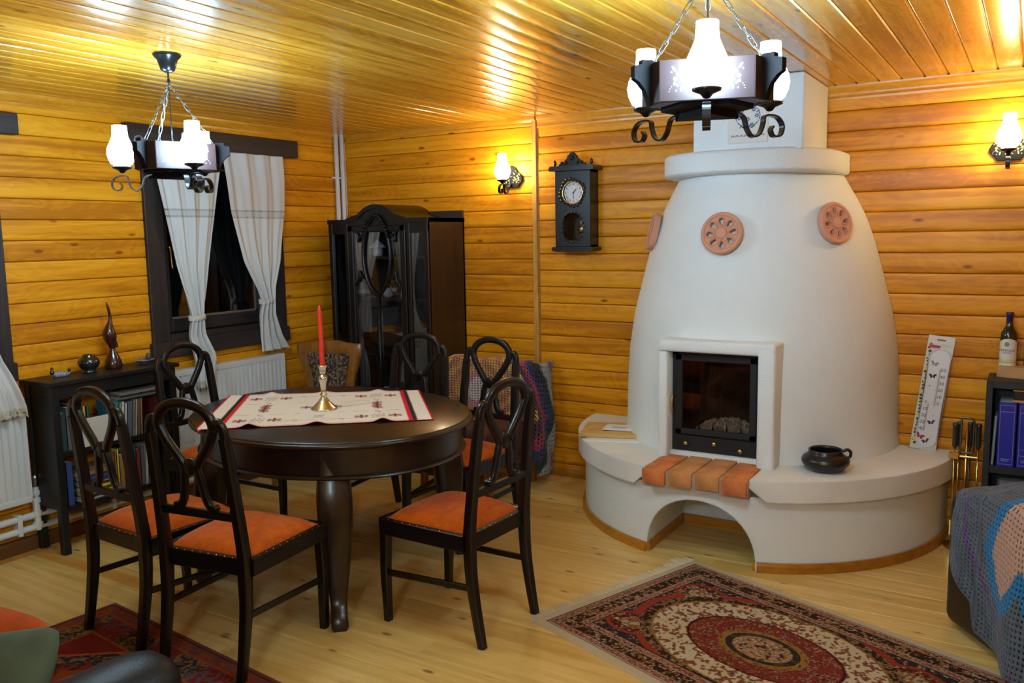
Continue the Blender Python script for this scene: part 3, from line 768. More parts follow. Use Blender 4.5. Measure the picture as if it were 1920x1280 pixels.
# boxed thermometer leaning on the wall
th = thing('packaged_thermometer', 'large butterfly thermometer in clear blister pack leaning against the plank wall', 'thermometer', (4.005, -.088, BZ))
th.rotation_euler = (-math.atan2(.055, .6), math.radians(6.3), 0)
tw, thh = .125, .60
MB().box((-tw/2, 0, 0), (tw/2, .004, thh), bev=.001).build('card', plain('card_print', (.62, .62, .58), .35, coat=.4), th)
flp = MB(); 
for k in range(30):
    r = random.Random(k); blob(flp, -tw/2+.010+r.random()*.012, .03+k*.018, .006+.004*r.random(), .005+.003*r.random(), r.random()*3, y=-.0006)
flp.build('printed_leaves', plain('leaf_print', (.05, .07, .03), .6), th, recalc=False)
flp = MB()
for k in range(9): blob(flp, -tw/2+.014+.004*(k % 2), .05+k*.062, .009, .009, 0, y=-.0010)
flp.build('printed_flowers', plain('yellow_print', (.75, .6, .05), .6), th, recalc=False)
MB().box((-.052, -.0012, .535), (.0, 0, .55)).build('logo_band', plain('red_print', (.45, .02, .02), .5), th)
MB().box((-.02, -.0012, .575), (.02, .0, .583)).build('hang_hole', plain('brown_hole', (.3, .1, .03), .6), th)
gr_ = MB(); gr_.box((-.0, -.0011, .556), (.055, 0, .5575)); gr_.box((-.0, -.0011, .549), (.055, 0, .5505)); gr_.build('fine_print', plain('green_print', (.3, .35, .2), .5), th)
def stadium(w, z0, z1, n=12):
    r = w/2; return [(r*math.cos(a), z1-r+r*math.sin(a)) for a in np.linspace(0, PI, n)]+[(r*math.cos(a), z0+r+r*math.sin(a)) for a in np.linspace(PI, 2*PI, n)]
T_ = TR(.008, 0, 0)
MB().prism(stadium(.094, .022, .53), -.004, -.001, 'xz', T=T_).build('thermometer_plate', plain('white_plastic', (.68, .70, .74), .3, coat=.5), th)
rimp = [(x+.008, -.006, z) for x, z in stadium(.100, .018, .534)]
MB().tube(rimp, .004, 6, closed=True).build('blister_rim', plain('clear_plastic_rim', (.7, .72, .78), .12, coat=.8), th, smooth=True)
MB().box((-.009+.008+.018, -.0055, .235), (-.0035+.008+.018, -.004, .43)).box((-.020+.008, -.0055, .10), (-.0145+.008, -.004, .245)).build('glass_scale', plain('scale_grey', (.35, .36, .4), .3), th)
tk = MB()
for k in range(26): tk.box((.012, -.0052, .245+k*.0072), (.020+(.006 if k % 5 == 0 else 0), -.0042, .2462+k*.0072))
for k in range(20): tk.box((-.013-(.008 if k % 5 == 0 else .002), -.0052, .100+k*.0072), (-.010, -.0042, .1012+k*.0072))
tk.build('scale_ticks', ink, th)
for k, s_ in enumerate(('0', '10', '20', '30', '40', '50')): text(s_, .024, ink, th, (.034, -.0045, .25+k*.035), (PI/2, 0, 0), 'scale_number')
for k, s_ in enumerate(('0', '10', '20', '30', '40')): text(s_, .024, ink, th, (-.023, -.0045, .250-k*.035), (PI/2, 0, 0), 'scale_number')
text('+', .024, ink, th, (-.018, -.0045, .335), (PI/2, 0, 0), 'scale_sign'); text('-', .024, ink, th, (.022, -.0045, .19), (PI/2, 0, 0), 'scale_sign')
def butterfly(x, z, s, mat, a):
    b = MB()
    for sg in (-1, 1):
        blob(b, x+sg*.55*s*math.cos(a), z+.2*s+sg*.55*s*math.sin(a), s*.55, s*.32, a+sg*.6, y=-.0047)
        blob(b, x+sg*.35*s*math.cos(a), z-.3*s+sg*.35*s*math.sin(a), s*.33, s*.28, a-sg*.5, y=-.0047)
    return b.build('butterfly_print', mat, th, recalc=False)
butterfly(-.012, .455, .019, plain('grey_wing', (.3, .3, .34), .6), -.2); butterfly(-.012, .39, .018, ink, .1)
butterfly(.018, .150, .018, plain('blue_wing', (.03, .03, .09), .6), .3); butterfly(-.022, .070, .022, plain('red_wing', (.4, .03, .03), .6), -.4); butterfly(.006, .048, .018, plain('violet_wing', (.08, .05, .08), .6), .5)

# ---------------------------------------------------------------- fire tools
ft = thing('fire_tool_stand', 'brass and iron fireplace tool set between the bench and the black bookcase', 'fire tools', (4.215, -.22, 0))
MB().lathe([(0, 0), (.085, 0), (.085, .012), (.05, .02), (.02, .03), (0, .03)], 24).build('stand_base', brass, ft, smooth=True)
MB().tube([(0, 0, .02), (0, 0, .60)], .007, 8).build('stand_pole', brass, ft, smooth=True)
MB().tube([(.03, -.01, .60), (.03, -.01, .645), (.024, -.01, .662), (-.018, -.01, .668), (-.026, -.01, .655), (-.028, -.01, .50), (-.02, -.01, .49), (.024, -.01, .49), (.03, -.01, .50)], .0055, 8, closed=True, up=(0, 1, 0)).build('carry_loop', chain_m, ft, smooth=True)
MB().tube([(-.05, -.01, .47), (.05, -.01, .47)], .006, 8, up=(0, 1, 0)).build('cross_bar', brass, ft)
for k, (x, y) in enumerate(((-.052, -.012), (-.035, .02), (.012, .03), (.05, .01))):
    t_ = MB().tube([(x, y, .06), (x, y, .52)], .0045, 8).build('tool_rod', brass if k != 2 else chain_m, ft, smooth=True)
    MB().lathe([(0, .0), (.007, 0), (.0125, .012), (.0125, .108), (.015, .118), (.011, .128), (0, .13)], 12).build('tool_handle', plain('tool_grip', (.03, .028, .022), .3, coat=.4), t_, smooth=True, loc=(x, y, .51))
MB().box((-.076, -.03, .455), (-.028, .004, .487), bev=.004).build('brush_head', brass, ft)
MB().box((-.060, -.02, .06), (-.034, .006, .14)).build('shovel_blade', brass, ft)

# ---------------------------------------------------------------- right bookcase
bk = thing('bookcase', 'black open bookcase at the right edge holding blue books', 'bookcase', (4.29, 0, 0))
BW, BD, BH = .86, .28, .868
MB().box((0, -BD, 0), (.028, -.03, BH), bev=.002).build('side_panel', rshelf_black, bk)
MB().box((BW-.028, -BD, 0), (BW, -.03, BH), bev=.002).build('side_panel', rshelf_black, bk)
MB().box((.028, -BD, BH-.035), (BW-.028, -.03, BH)).build('top_board', rshelf_black, bk)
MB().box((.028, -.04, 0), (BW-.028, -.03, BH-.035)).build('back_board', rshelf_black, bk)
for z in (.04, .415): MB().box((.028, -BD+.005, z), (BW-.028, -.04, z+.035)).build('shelf', rshelf_black, bk)
def book_simple(name, w, d, h, cover, loc, rot=(0, 0, 0), group=None, label=None, pages=True):
    """upright book, spine toward -y; origin at lower left front."""
    r = thing(name, label, 'book', loc, 0, group); r.rotation_euler = rot
    MB().box((0, 0, 0), (.003, d, h)).box((w-.003, 0, 0), (w, d, h)).box((0, 0, 0), (w, .004, h), bev=.001).build('cover', cover, r)
    MB().box((.003, .004, .004), (w-.003, d-.004, h-.004)).build('pages', paper_w, r)
    return r
zb = .45
book_simple('book', .012, .19, .24, plain('grey_cover', (.4, .42, .42), .6), (4.322, -BD+.03, zb), (0, math.radians(2), 0), 'books in the black bookcase', 'thin grey book leaning at the left end of the bookcase shelf')
for k, x in enumerate((4.345, 4.428, 4.512, 4.596)):
    bkk = book_simple('book', .076, .2, .315, blue_book, (x, -BD+.012, zb), (0, 0, 0), 'books in the black bookcase', ['thick royal blue book with gilt border, directly beside the thin grey book', 'second thick royal blue book of the row, under the black chest', 'third thick royal blue book, outside the picture edge', 'fourth thick royal blue book, outside the picture edge'][k])
    g = MB(); q = .0015
    for a_, b_ in (((.008, -q, .012), (.0095, 0, .30)), ((.067, -q, .012), (.0685, 0, .30)), ((.008, -q, .012), (.0685, 0, .0135)), ((.008, -q, .30), (.0685, 0, .3015)), ((.012, -q, .268), (.064, 0, .2705))): g.box(a_, b_)
    if k: g.box((.012, -q, .09), (.064, 0, .0915)); g.box((.012, -q, .06), (.064, 0, .0615))
    g.box((.02, -q, .036), (.056, 0, .039)); g.box((.02, -q, .028), (.05, 0, .031))
    g.build('spine_print', gold_line, bkk)
ch = thing('small_chest', 'small black chest with brass clasp lying on the blue books', 'box', (4.40, -BD+.02, zb+.3155))
MB().box((.0, 0, 0), (.26, .17, .012), bev=.002).build('chest_base', box_wood, ch)
MB().box((.004, .004, .012), (.256, .166, .062), bev=.004).build('chest_box', plain('black_lacquer', (.015, .015, .014), .3, coat=.5), ch)
MB().box((.002, .002, .055), (.258, .168, .060)).build('brass_edge', brass, ch)
MB().box((.055, -.002, .028), (.085, .004, .044), bev=.002).box((.065, -.004, .018), (.076, .004, .05), bev=.002).build('clasp', brass, ch)
wb = tag(MB().box((0, 0, 0), (.34, .13, .052), bev=.002).build('wooden_box', box_wood, None, loc=(4.325, -.235, BH)), 'shallow plain wooden box lying across the bookcase top in front of the bottle', 'box')
wb.rotation_euler = (0, 0, math.radians(-18)); wb.location = (4.325, -.15, BH)
bo = thing('wine_bottle', 'dark wine bottle with cream label standing on the black bookcase', 'bottle', (4.368, -.075, BH))
MB().lathe([(0, 0.006), (.02, 0), (.036, .003), (.0375, .015), (.0375, .195), (.034, .215), (.022, .235), (.0155, .25), (.0145, .30), (.0165, .302), (.0165, .312), (.012, .314), (0, .314)], 32).build('glass_body', bottle_g, bo, smooth=True)
MB().lathe([(.0150, .248), (.0153, .30), (.0172, .303), (.0172, .314), (0, .3155)], 24).build('capsule', capsule, bo, smooth=True)
lb = MB(); n = 18
lb.grid(n, 6, lambda u, v: (.0379*math.sin(-1.35+2.7*u), -.0379*math.cos(-1.35+2.7*u), .03+v*(.155-.02*abs(2*u-1)**2*(1 if v > .99 else 1))))
lab = lb.build('label', plain('cream_label', (.70, .68, .60), .6), bo, smooth=True)
lb = MB(); lb.grid(n, 1, lambda u, v: (.0381*math.sin(-1.3+2.6*u), -.0381*math.cos(-1.3+2.6*u), .068+v*.016)); lb.build('label_band', plain('lime_band', (.62, .62, .22), .6), lab, smooth=True)
lb = MB(); lb.grid(n, 1, lambda u, v: (.0382*math.sin(-1.3+2.6*u), -.0382*math.cos(-1.3+2.6*u), .0665+v*.0012)); lb.build('label_line', ink, lab, smooth=True)
aL_ = -.22
t1 = text('FETEASCA', .0145, ink, lab, (.0385*math.sin(aL_)+.004, -.0390*math.cos(aL_), .128), (PI/2, 0, aL_*.3), 'label_text', .0001)
t1 = text('NEAGRA', .009, ink, lab, (.0385*math.sin(aL_)+.004, -.0390*math.cos(aL_), .115), (PI/2, 0, aL_*.3), 'label_text', .0001)
cr_ = MB(); blob(cr_, -.006, .158, .011, .012, y=-.0388); o = cr_.build('label_crest', plain('crest_brown', (.3, .24, .15), .6), lab, recalc=False)
pf = thing('photo_frame', 'dark picture frame standing at the right end of the bookcase top', 'picture frame', (4.435, -.06, BH))
MB().box((0, 0, 0), (.012, .012, .16)).box((.12, 0, 0), (.132, .012, .16)).box((0, 0, .148), (.132, .012, .16)).box((0, 0, 0), (.132, .012, .012)).build('frame', ink, pf)
MB().box((.012, .004, .012), (.12, .009, .148)).build('picture', plain('grey_photo', (.35, .36, .4), .4), pf)
tag(MB().lathe([(0, 0), (.06, 0), (.085, .03), (.09, .07), (.088, .09), (.084, .09), (.08, .04), (0, .01)], 24).build('tin_bowl', plain('grey_tin', (.35, .37, .40), .3, metal=.7), None, smooth=True, loc=(4.44, -.16, .0755)), 'grey tin bowl on the lowest bookcase shelf behind the armchair', 'bowl')
o = tag(MB().box((-.075, 0, 0), (.075, .12, .30), bev=.01).build('storage_tin', plain('pewter_tin', (.28, .31, .35), .35, metal=.4, var=.2, vscale=30), None, loc=(4.43, -.20, .0755)), 'patterned pewter box on the lower shelf just above the armchair blanket', 'box')
bpy.data.objects.remove([x for x in bpy.data.objects if x.name == 'tin_bowl'][0], do_unlink=True)

# ---------------------------------------------------------------- wall clock
ck = thing('wall_clock', 'black carved pendulum wall clock with roman dial', 'clock', (1.988, 0, 1.49))
cw, cd = .122, .13
MB().box((-cw, -cd, .03), (-cw+.012, -.026, .50)).box((cw-.012, -cd, .03), (cw, -.026, .50)).box((-cw, -.034, .03), (cw, -.026, .50)).box((-cw, -cd, .03), (cw, -.026, .042)).box((-cw, -cd, .488), (cw, -.026, .50)).build('case', cab_wood, ck)
dd = MB(); dd.box((-cw-.001, -cd-.012, .03), (cw+.001, -cd, .50), bev=.003)
door_ = dd.build('clock_door', cab_wood, ck)
c1 = MB().prism([(.07*math.cos(a), .365+.07*math.sin(a)) for a in np.linspace(0, 2*PI, 40, endpoint=False)], -.2, -.05, 'xz')
boolean(door_, c1.build('cut', None, ck))
c1 = MB().prism([(.068*math.copysign(abs(math.cos(a))**.7, math.cos(a)), .155+.085*math.copysign(abs(math.sin(a))**.7, math.sin(a))) for a in np.linspace(0, 2*PI, 40, endpoint=False)], -.2, -.05, 'xz')
boolean(door_, c1.build('cut', None, ck)); door_.data.materials.clear(); door_.data.materials.append(cab_wood)
cv = MB()
for k in range(22):
    a = 2*PI*k/22; r_ = .084+.006*math.sin(a*4)
    cv.lathe([(0, 0), (.012, 0), (.010, .005), (0, .008)], 8, T=TR(r_*math.cos(a), -cd-.011, .365+r_*math.sin(a)*.98) @ RX(PI/2) @ RZ(a))
for k in range(20):
    a = 2*PI*k/20; cv.lathe([(0, 0), (.009, 0), (.007, .004), (0, .006)], 8, T=TR(.077*math.cos(a), -cd-.011, .152+.094*math.sin(a)) @ RX(PI/2))
cv.build('carved_wreath', chair_black, ck, smooth=True)
MB().prism([(-cw-.03, .50), (-cw-.034, .515), (-cw-.022, .53), (cw+.022, .53), (cw+.034, .515), (cw+.03, .50)], -cd-.035, -.026, 'xz').build('top_molding', cab_wood, ck)
MB().prism([(-cw-.016, .03), (-cw-.022, .022), (-cw-.018, .006), (-cw+.02, .0), (cw-.02, 0), (cw+.018, .006), (cw+.022, .022), (cw+.016, .03)], -cd-.026, -.026, 'xz').build('bottom_molding', cab_wood, ck)
cr = [(-.095, .53), (-.09, .545), (-.075, .545), (-.06, .553), (-.045, .57), (-.035, .578), (-.034, .59), (-.022, .598), (-.012, .61), (0, .614), (.012, .61), (.022, .598), (.034, .59), (.035, .578), (.045, .57), (.06, .553), (.075, .545), (.09, .545), (.095, .53)]
cst = MB().prism(cr, -cd-.015, -cd+.005, 'xz', bev=.003)
cst.lathe([(0, 0), (.018, 0), (.014, .008), (0, .012)], 12, T=TR(0, -cd-.015, .578) @ RX(PI/2))
for x in (-.04, .04, -.07, .07): cst.lathe([(0, 0), (.011, 0), (.008, .006), (0, .008)], 10, T=TR(x, -cd-.015, .548) @ RX(PI/2))
cst.build('crest', chair_black, ck)
for x in (-cw-.005, cw+.005):
    MB().lathe([(.006, .53), (.006, .537), (.013, .545), (.008, .553), (.011, .558), (.004, .566), (0, .574)], 10).build('finial', chair_black, ck, smooth=True, loc=(x, -cd-.0, 0))
MB().lathe([(0, 0), (.066, 0), (.066, .004), (0, .004)], 40).build('dial', plain('white_dial', (.72, .74, .76), .4), ck, loc=(0, -cd+.008, .365), rot=(PI/2, 0, 0))
MB().tube([(.069*math.cos(a), -cd-.011, .365+.069*math.sin(a)) for a in np.linspace(0, 2*PI, 48, endpoint=False)], .0045, 8, closed=True, up=(0, 1, 0)).build('bezel', brass, ck, smooth=True)
for k, s_ in enumerate(('XII', 'I', 'II', 'III', 'IIII', 'V', 'VI', 'VII', 'VIII', 'IX', 'X', 'XI')):
    a = PI/2-k*PI/6; text(s_, .017, ink, ck, (.052*math.cos(a), -cd+.0032, .365+.052*math.sin(a)), (PI/2, -(a-PI/2), 0), 'numeral')
hd = MB()
def hand(L_, w_, ang):
    T = TR(0, -cd+.001, .365) @ RY(ang); hd.add([(-w_, 0, -.006), (w_, 0, -.006), (w_*1.3, 0, L_*.7), (0, 0, L_), (-w_*1.3, 0, L_*.7)], [(0, 1, 2, 3, 4)], T)
hand(.036, .0022, math.radians(42)); hand(.046, .0016, math.radians(182)); hd.lathe([(0, 0), (.005, 0), (.005, .002), (0, .003)], 10, T=TR(0, -cd+.002, .365) @ RX(PI/2))
hd.build('hands', ink, ck, recalc=False)
MB().tube([(.022, -.085, .30), (.034, -.085, .145)], .0022, 6).build('pendulum_rod', plain('steel_rod', (.6, .6, .6), .2, metal=1), ck)
MB().lathe([(0, -.004), (.014, -.004), (.026, -.001), (.026, .001), (.014, .005), (0, .006)], 28).build('pendulum_bob', brass, ck, smooth=True, loc=(.035, -.085, .138), rot=(PI/2, 0, 0))
MB().box((-.072, -cd-.004, .065), (.072, -cd-.003, .245)).build('glass', thin_glass('clock_glass', (.9, .9, .9), .04, .35), ck)

# ---------------------------------------------------------------- lamps
SH = [(.026, 0), (.040, .008), (.050, .03), (.054, .05), (.050, .072), (.038, .098), (.030, .118), (.028, .148), (.0275, .160)]
shade_me = MB().lathe([(0, 0)]+SH+[(0, .160)], 24).mesh('glass_shade', smooth=True)
shade_me.materials.append(lamp_cool)
shade_w = MB().lathe([(0, 0)]+SH+[(0, .160)], 24).mesh('glass_shade', smooth=True)
shade_w.materials.append(lamp_warm)
def flowers(parent, w, h, T):
    """painted flower swags on a panel lying in local xz, facing -y"""
    A, B_, Cw = MB(), MB(), MB()
    for sg in (-1, 1):
        cx_ = sg*w*.25
        for (x, z) in ((0, .02), (.012, .045), (-.01, .035), (.02, .03)): blob(B_, cx_+sg*x, -h*.1+z*.8-.01, .006, .006, n=7, y=0, T=T)
        for (x, z, a) in ((-.016, .002, .9), (.018, .0, -.9), (.004, -.014, .2), (.024, .05, -.6), (-.014, .055, .6)): blob(A, cx_+sg*x, -h*.1+z*.8, .0032, .009, sg*a, n=8, y=0, T=T)
        for k in range(12):
            a = PI*(.05+.9*k/11); blob(Cw, cx_+.030*math.cos(a)+sg*.006, -h*.3+.026*math.sin(a), .0014, .0014, n=6, y=0, T=T)
        for (x, z) in ((-.03, .03), (.03, .04), (0, .075), (.018, -.02), (-.02, -.02)): blob(Cw, cx_+sg*x, -h*.1+z*.8, .0022, .0022, n=6, y=0, T=T)
    for b_, m_, n_ in ((A, plum, 'painted_leaf'), (B_, fl_y, 'painted_flower'), (Cw, fl_w, 'painted_dots')):
        q_ = b_.build(n_, m_, parent, recalc=False); q_['kind'] = 'stuff'
def strap_arm(r0_, r1_, zc):
    """wrought strap: from hub outward under the body, down in a U, up under the cup, then a hanging scroll"""
    pts = [(r0_, 0, zc), (r0_+.03, 0, zc-.012), (r0_+.042, 0, zc-.045), (r0_+.060, 0, zc-.066), (r0_+.082, 0, zc-.058), (r0_+.094, 0, zc-.03), (r1_-.018, 0, zc-.010), (r1_, 0, zc-.006), (r1_+.026, 0, zc-.012), (r1_+.042, 0, zc-.034), (r1_+.036, 0, zc-.060), (r1_+.014, 0, zc-.064), (r1_+.004, 0, zc-.048), (r1_+.010, 0, zc-.036)]
    return catmull(pts, 4)
def link_mesh():
    b = MB(); pts = [(.0055*math.cos(a), 0, .0155+.0055*math.sin(a)*1.0) for a in np.linspace(0, PI, 6)]+[(.0055*math.cos(a), 0, -.0155+.0055*math.sin(a)) for a in np.linspace(PI, 2*PI, 6)]
    b.tube(pts, .0016, 5, closed=True, up=(0, 1, 0)); return b.mesh('chain_link', smooth=True)
LINK = link_mesh()
def chandelier(label, x, y, zb_, ang, group):
    t = thing('chandelier', label, 'chandelier', (x, y, zb_), 0, group)
    t.rotation_euler = (0, 0, ang)
    # local: lamp arms at 0,120,240 deg; brackets at 60,180,300
    hh = .108; Rw = .132; hw_ = .122
    for k in range(3):
        a = k*2*PI/3; T = RZ(a+PI/2) @ TR(0, -Rw, hh/2)
        pn = MB().box((-hw_, 0, -hh/2), (hw_, .014, hh/2), T=T, bev=.002).build('wide_panel', panel_m, t)
        flowers(pn, 2*hw_, hh, T @ TR(0, -.0006, 0))
    # narrow facets between wide ones
    P = []
    for k in range(3):
        for sg in (-1, 1):
            a = k*2*PI/3; c_, s_ = math.cos(a), math.sin(a); P.append((Rw*c_-sg*hw_*s_, Rw*s_+sg*hw_*c_))
    for k in range(3):
        a = k*2*PI/3+PI/3; p0 = P[2*k+1]; p1 = P[(2*k+2) % 6]
        d = Vector((p1[0]-p0[0], p1[1]-p0[1])); ml = d.length
        mid = ((p0[0]+p1[0])/2, (p0[1]+p1[1])/2); T = TR(mid[0], mid[1], hh/2) @ RZ(a+PI/2)
        MB().box((-ml/2, 0, -hh/2), (ml/2, .012, hh/2), T=T, bev=.001).build('narrow_panel', panel_m, t)
        rm = math.hypot(*mid)
        og = [(-.004, 0), (.006, 0), (.012, .02), (.022, .04), (.038, .058), (.052, .066), (.052, .100), (.030, .104), (.030, .116), (-.004, .116)]
        MB().prism([(rm+q[0], q[1]) for q in og], -.012, .012, 'xz', T=RZ(a)).build('ogee_bracket', lampwood, t)
        # chain
        e = Vector((rm*math.cos(a)*.93, rm*math.sin(a)*.93, hh+.006)); top = Vector((0, 0, hh+.245)); dv = top-e; n_ = int(dv.length/.031)
        for q in range(n_):
            o = put('chain_link', LINK, chain_m, t); f_ = (q+.5)/n_
            o.location = e+dv*f_; o.rotation_euler = (dv.to_track_quat('Z', 'Y').to_matrix() @ Matrix.Rotation((q % 2)*PI/2, 3, 'Z')).to_euler()
    MB().prism([(.125*math.cos(PI/3*k+PI/6), .125*math.sin(PI/3*k+PI/6)) for k in range(6)], -.010, .004, 'xy').build('bottom_board', lampwood, t)
    MB().prism([(.10*math.cos(2*PI/3*k), .10*math.sin(2*PI/3*k)) for k in range(3)], -.03, -.010, 'xy').build('hub_block', lampwood, t)
    for k in range(3):
        a = k*2*PI/3
        ar = MB().rect(strap_arm(.085, .20, -.012), .005, .021, up=(0, 1, 0), T=RZ(a) @ Matrix.Identity(4))
        arm = ar.build('lamp_arm', wrought, t)
        up_ = [(.118*1, 0, hh), (.114, 0, hh+.02), (.122, 0, hh+.034), (.140, 0, hh+.030), (.144, 0, hh+.012), (.134, 0, hh+.004)]
        MB().rect(catmull(up_, 4), .004, .017, up=(0, 1, 0), T=RZ(a)).build('scroll', wrought, arm)
        cxy = (.20*math.cos(a), .20*math.sin(a))
        MB().lathe([(0, -.020), (.008, -.018), (.016, -.008), (.036, 0), (.038, .006), (.030, .010), (0, .010)], 24).build('lamp_cup', wrought, arm, smooth=True, loc=(*cxy, .012))
        put('glass_shade', shade_me, lamp_cool, arm, (*cxy, .022))
    MB().tube([(0, 0, hh+.24), (0, 0, H-zb_-.06)], .004, 8).tube([(0, 0, .0), (0, 0, hh+.24)], .0025, 6).build('power_cord', wrought, t, smooth=True)
    MB().tube([(.012*math.cos(q), 0, hh+.252+.012*math.sin(q)) for q in np.linspace(0, 2*PI, 14, endpoint=False)], .003, 6, closed=True, up=(0, 1, 0)).build('hanging_ring', wrought, t, smooth=True)
    MB().lathe([(0, -.075), (.014, -.074), (.028, -.064), (.034, -.045), (.040, -.025), (.052, -.012), (.056, -.006), (.056, 0), (0, 0)], 32).build('ceiling_rose', wrought, t, smooth=True, loc=(0, 0, H-zb_))
    return t
chandelier('iron and painted wood chandelier hanging over the round table', 1.40, -2.58, 1.885, math.radians(-37.4+22), 'chandeliers')
chandelier('iron and painted wood chandelier with flower panels, hanging in front of the fireplace', 3.66, -2.57, 1.942, math.radians(-71.5), 'chandeliers')
c3 = chandelier('iron and painted wood chandelier behind the viewer, outside the picture', 3.95, -5.85, 1.90, math.radians(20), 'chandeliers')
sh3 = shade_me.copy(); sh3.materials.clear(); sh3.materials.append(lamp_rear)
for a_ in c3.children:
    for q in a_.children:
        if q.name.startswith('glass_shade'): q.data = sh3

def sconce(label, x, z):
    t = thing('wall_sconce', label, 'wall lamp', (x, -.026, z), 0, 'wall lamps')
    pl2 = [(-.085, .012), (-.085, .0), (-.060, -.03), (-.050, -.045), (.050, -.045), (.060, -.03), (.085, 0), (.085, .012), (.075, .035), (.05, .055), (.03, .085), (0, .10), (-.03, .085), (-.05, .055), (-.075, .035)]
    bp_ = MB().prism(pl2, -.016, 0, 'xz', bev=.002).build('back_plate', lampwood, t)
    flowers(bp_, .14, .08, TR(0, -.0165, .01))
    MB().rect([Vector((0, -p_[0], p_[2])) for p_ in strap_arm(.016, .125, -.02)], .005, .018, up=(1, 0, 0)).build('lamp_arm', wrought, t)
    MB().lathe([(0, -.020), (.008, -.018), (.016, -.008), (.036, 0), (.038, .006), (.030, .010), (0, .010)], 24).build('lamp_cup', wrought, t, smooth=True, loc=(0, -.125, -.004))
    put('glass_shade', shade_w, lamp_warm, t, (0, -.125, .008))
    return t
sconce('lit wall lamp between the black cabinet and the pendulum clock', 1.485, 1.955)
sconce('lit wall lamp high on the plank wall at the right edge, above the wine bottle', 4.325, 1.965)

# ---------------------------------------------------------------- dining table
TC = (1.60, -1.94); TA = math.radians(-11); TZ = .78; ta, tb = .745, .615
tb_ = thing('dining_table', 'large oval dark polished dining table with cabriole legs', 'table', (*TC, 0), TA)
def ell(k, z, n=72, da=0): return [((ta+da)*k*math.cos(2*PI*i/n), (tb+da)*k*math.sin(2*PI*i/n), z) for i in range(n)]
def stack(b, layers, n=72, T=None):
    vs = []; fs = []
    for da, z in layers: vs += [((ta+da)*math.cos(2*PI*i/n), (tb+da)*math.sin(2*PI*i/n), z) for i in range(n)]
    for l in range(len(layers)-1):
        for i in range(n): j = (i+1) % n; fs.append((l*n+i, l*n+j, (l+1)*n+j, (l+1)*n+i))
    fs += [tuple(range(n))[::-1], tuple((len(layers)-1)*n+i for i in range(n))]
    b.add(vs, fs, T); return b
stack(MB(), [(-.035, TZ-.030), (-.012, TZ-.030), (-.002, TZ-.024), (0, TZ-.017), (-.003, TZ-.011), (-.010, TZ-.009), (-.012, TZ-.004), (-.018, TZ)]).build('tabletop', table_wood, tb_, angle=50)
stack(MB(), [(-.060, TZ-.165), (-.040, TZ-.165), (-.034, TZ-.158), (-.040, TZ-.148), (-.052, TZ-.145), (-.052, TZ-.030), (-.1, TZ-.030)]).build('apron', table_wood, tb_, angle=50)
def cab_leg(a, r_top, r_foot):
    ux, uy = math.cos(a), math.sin(a)
    ks = [(r_top-.05, TZ-.05, .125), (r_top-.04, .61, .136), (r_top-.022, .53, .146), (r_top-.012, .45, .142), (r_top-.008, .36, .128), (r_top-.004, .26, .108), (r_top+.010, .16, .084), (r_top+.036, .085, .068), (r_foot-.006, .038, .066), (r_foot, .018, .070), (r_foot, 0, .056)]
    pts = [(ux*r, uy*r, z) for r, z, w in ks]; P = catmull([Vector(p_) for p_ in pts], 4)
    ws = [Vector((w, 0, 0)) for r, z, w in ks]; Wd = [v_.x for v_ in catmull(ws, 4)]
    b = MB(); b.rrect(P, 1, 1, up=(-uy, ux, 0), scale=[(w, w) for w in Wd], c=.22)
    return b.build('leg', table_wood, tb_, angle=45)
for a, rt, rf in ((-35.2, .615, .70), (-123.7, .575, .62), (144.8, .615, .70), (56.3, .575, .62)): cab_leg(math.radians(a), rt, rf)

# runner cloth draped on the table
A_, B2, C2, D2 = [np.array(p_) for p_ in ((.85, -1.905), (1.672, -1.335), (2.185, -1.895), (1.375, -2.545))]
nu, nv = 300, 220
u, v = np.meshgrid(np.linspace(0, 1, nu), np.linspace(0, 1, nv))
P2 = ((1-u)*(1-v))[..., None]*A_+(u*(1-v))[..., None]*B2+(u*v)[..., None]*C2+((1-u)*v)[..., None]*D2
dx = P2[..., 0]-TC[0]; dy = P2[..., 1]-TC[1]
lx = dx*math.cos(TA)+dy*math.sin(TA); ly = -dx*math.sin(TA)+dy*math.cos(TA)
rad = np.sqrt((lx/ta)**2+(ly/tb)**2); rl = np.sqrt(lx**2+ly**2)
edge = rl/np.maximum(rad, 1e-6)
over = np.maximum(rl-edge-.004, 0)
f = np.where(over > 0, (edge+.008+over*.12)/np.maximum(rl, 1e-6), 1)
lx2, ly2 = lx*f, ly*f
Z = TZ+.0035-np.where(over > 0, over*.98, 0)
# soft ripples at the edges
rip = (np.exp(-((u-.22)/.03)**2)+np.exp(-((u-.50)/.035)**2)*.8+np.exp(-((u-.78)/.03)**2)*1.0)
Z += rip*.016*(np.exp(-((1-v)/.09)**2)+.7*np.exp(-(v/.09)**2))*(over <= 0)
Cc = np.ones(u.shape+(3,))*np.array([.74, .66, .56])
Lw, Lh = 1.0, .75; X_, Y_ = u*Lw, v*Lh
def paint(mask, c): Cc[mask] = c
red, blk, wine = (.62, .012, .02), (.025, .02, .02), (.24, .035, .045)
jag = .006*np.abs(((Y_*110) % 1)-.5)*2
for e in (.085, .915):
    sg = 1 if e < .5 else -1; d = (X_-e)*sg
    paint((d > -.013-jag) & (d <= .002), blk); paint((d > .002) & (d < .020+jag), red)
dY = np.minimum(Y_, Lh-Y_); dX = np.minimum(X_, Lw-X_)
zig = .020+.003*np.sign(np.sin(X_*2*PI/.016)); paint((np.abs(dY-zig) < .0022) & (dX > .08), blk)
paint(dX < .008, red); paint(dY < .006, red); paint((dY > .006) & (dY < .010) & (np.sin(X_*2*PI/.012) > 0), red)
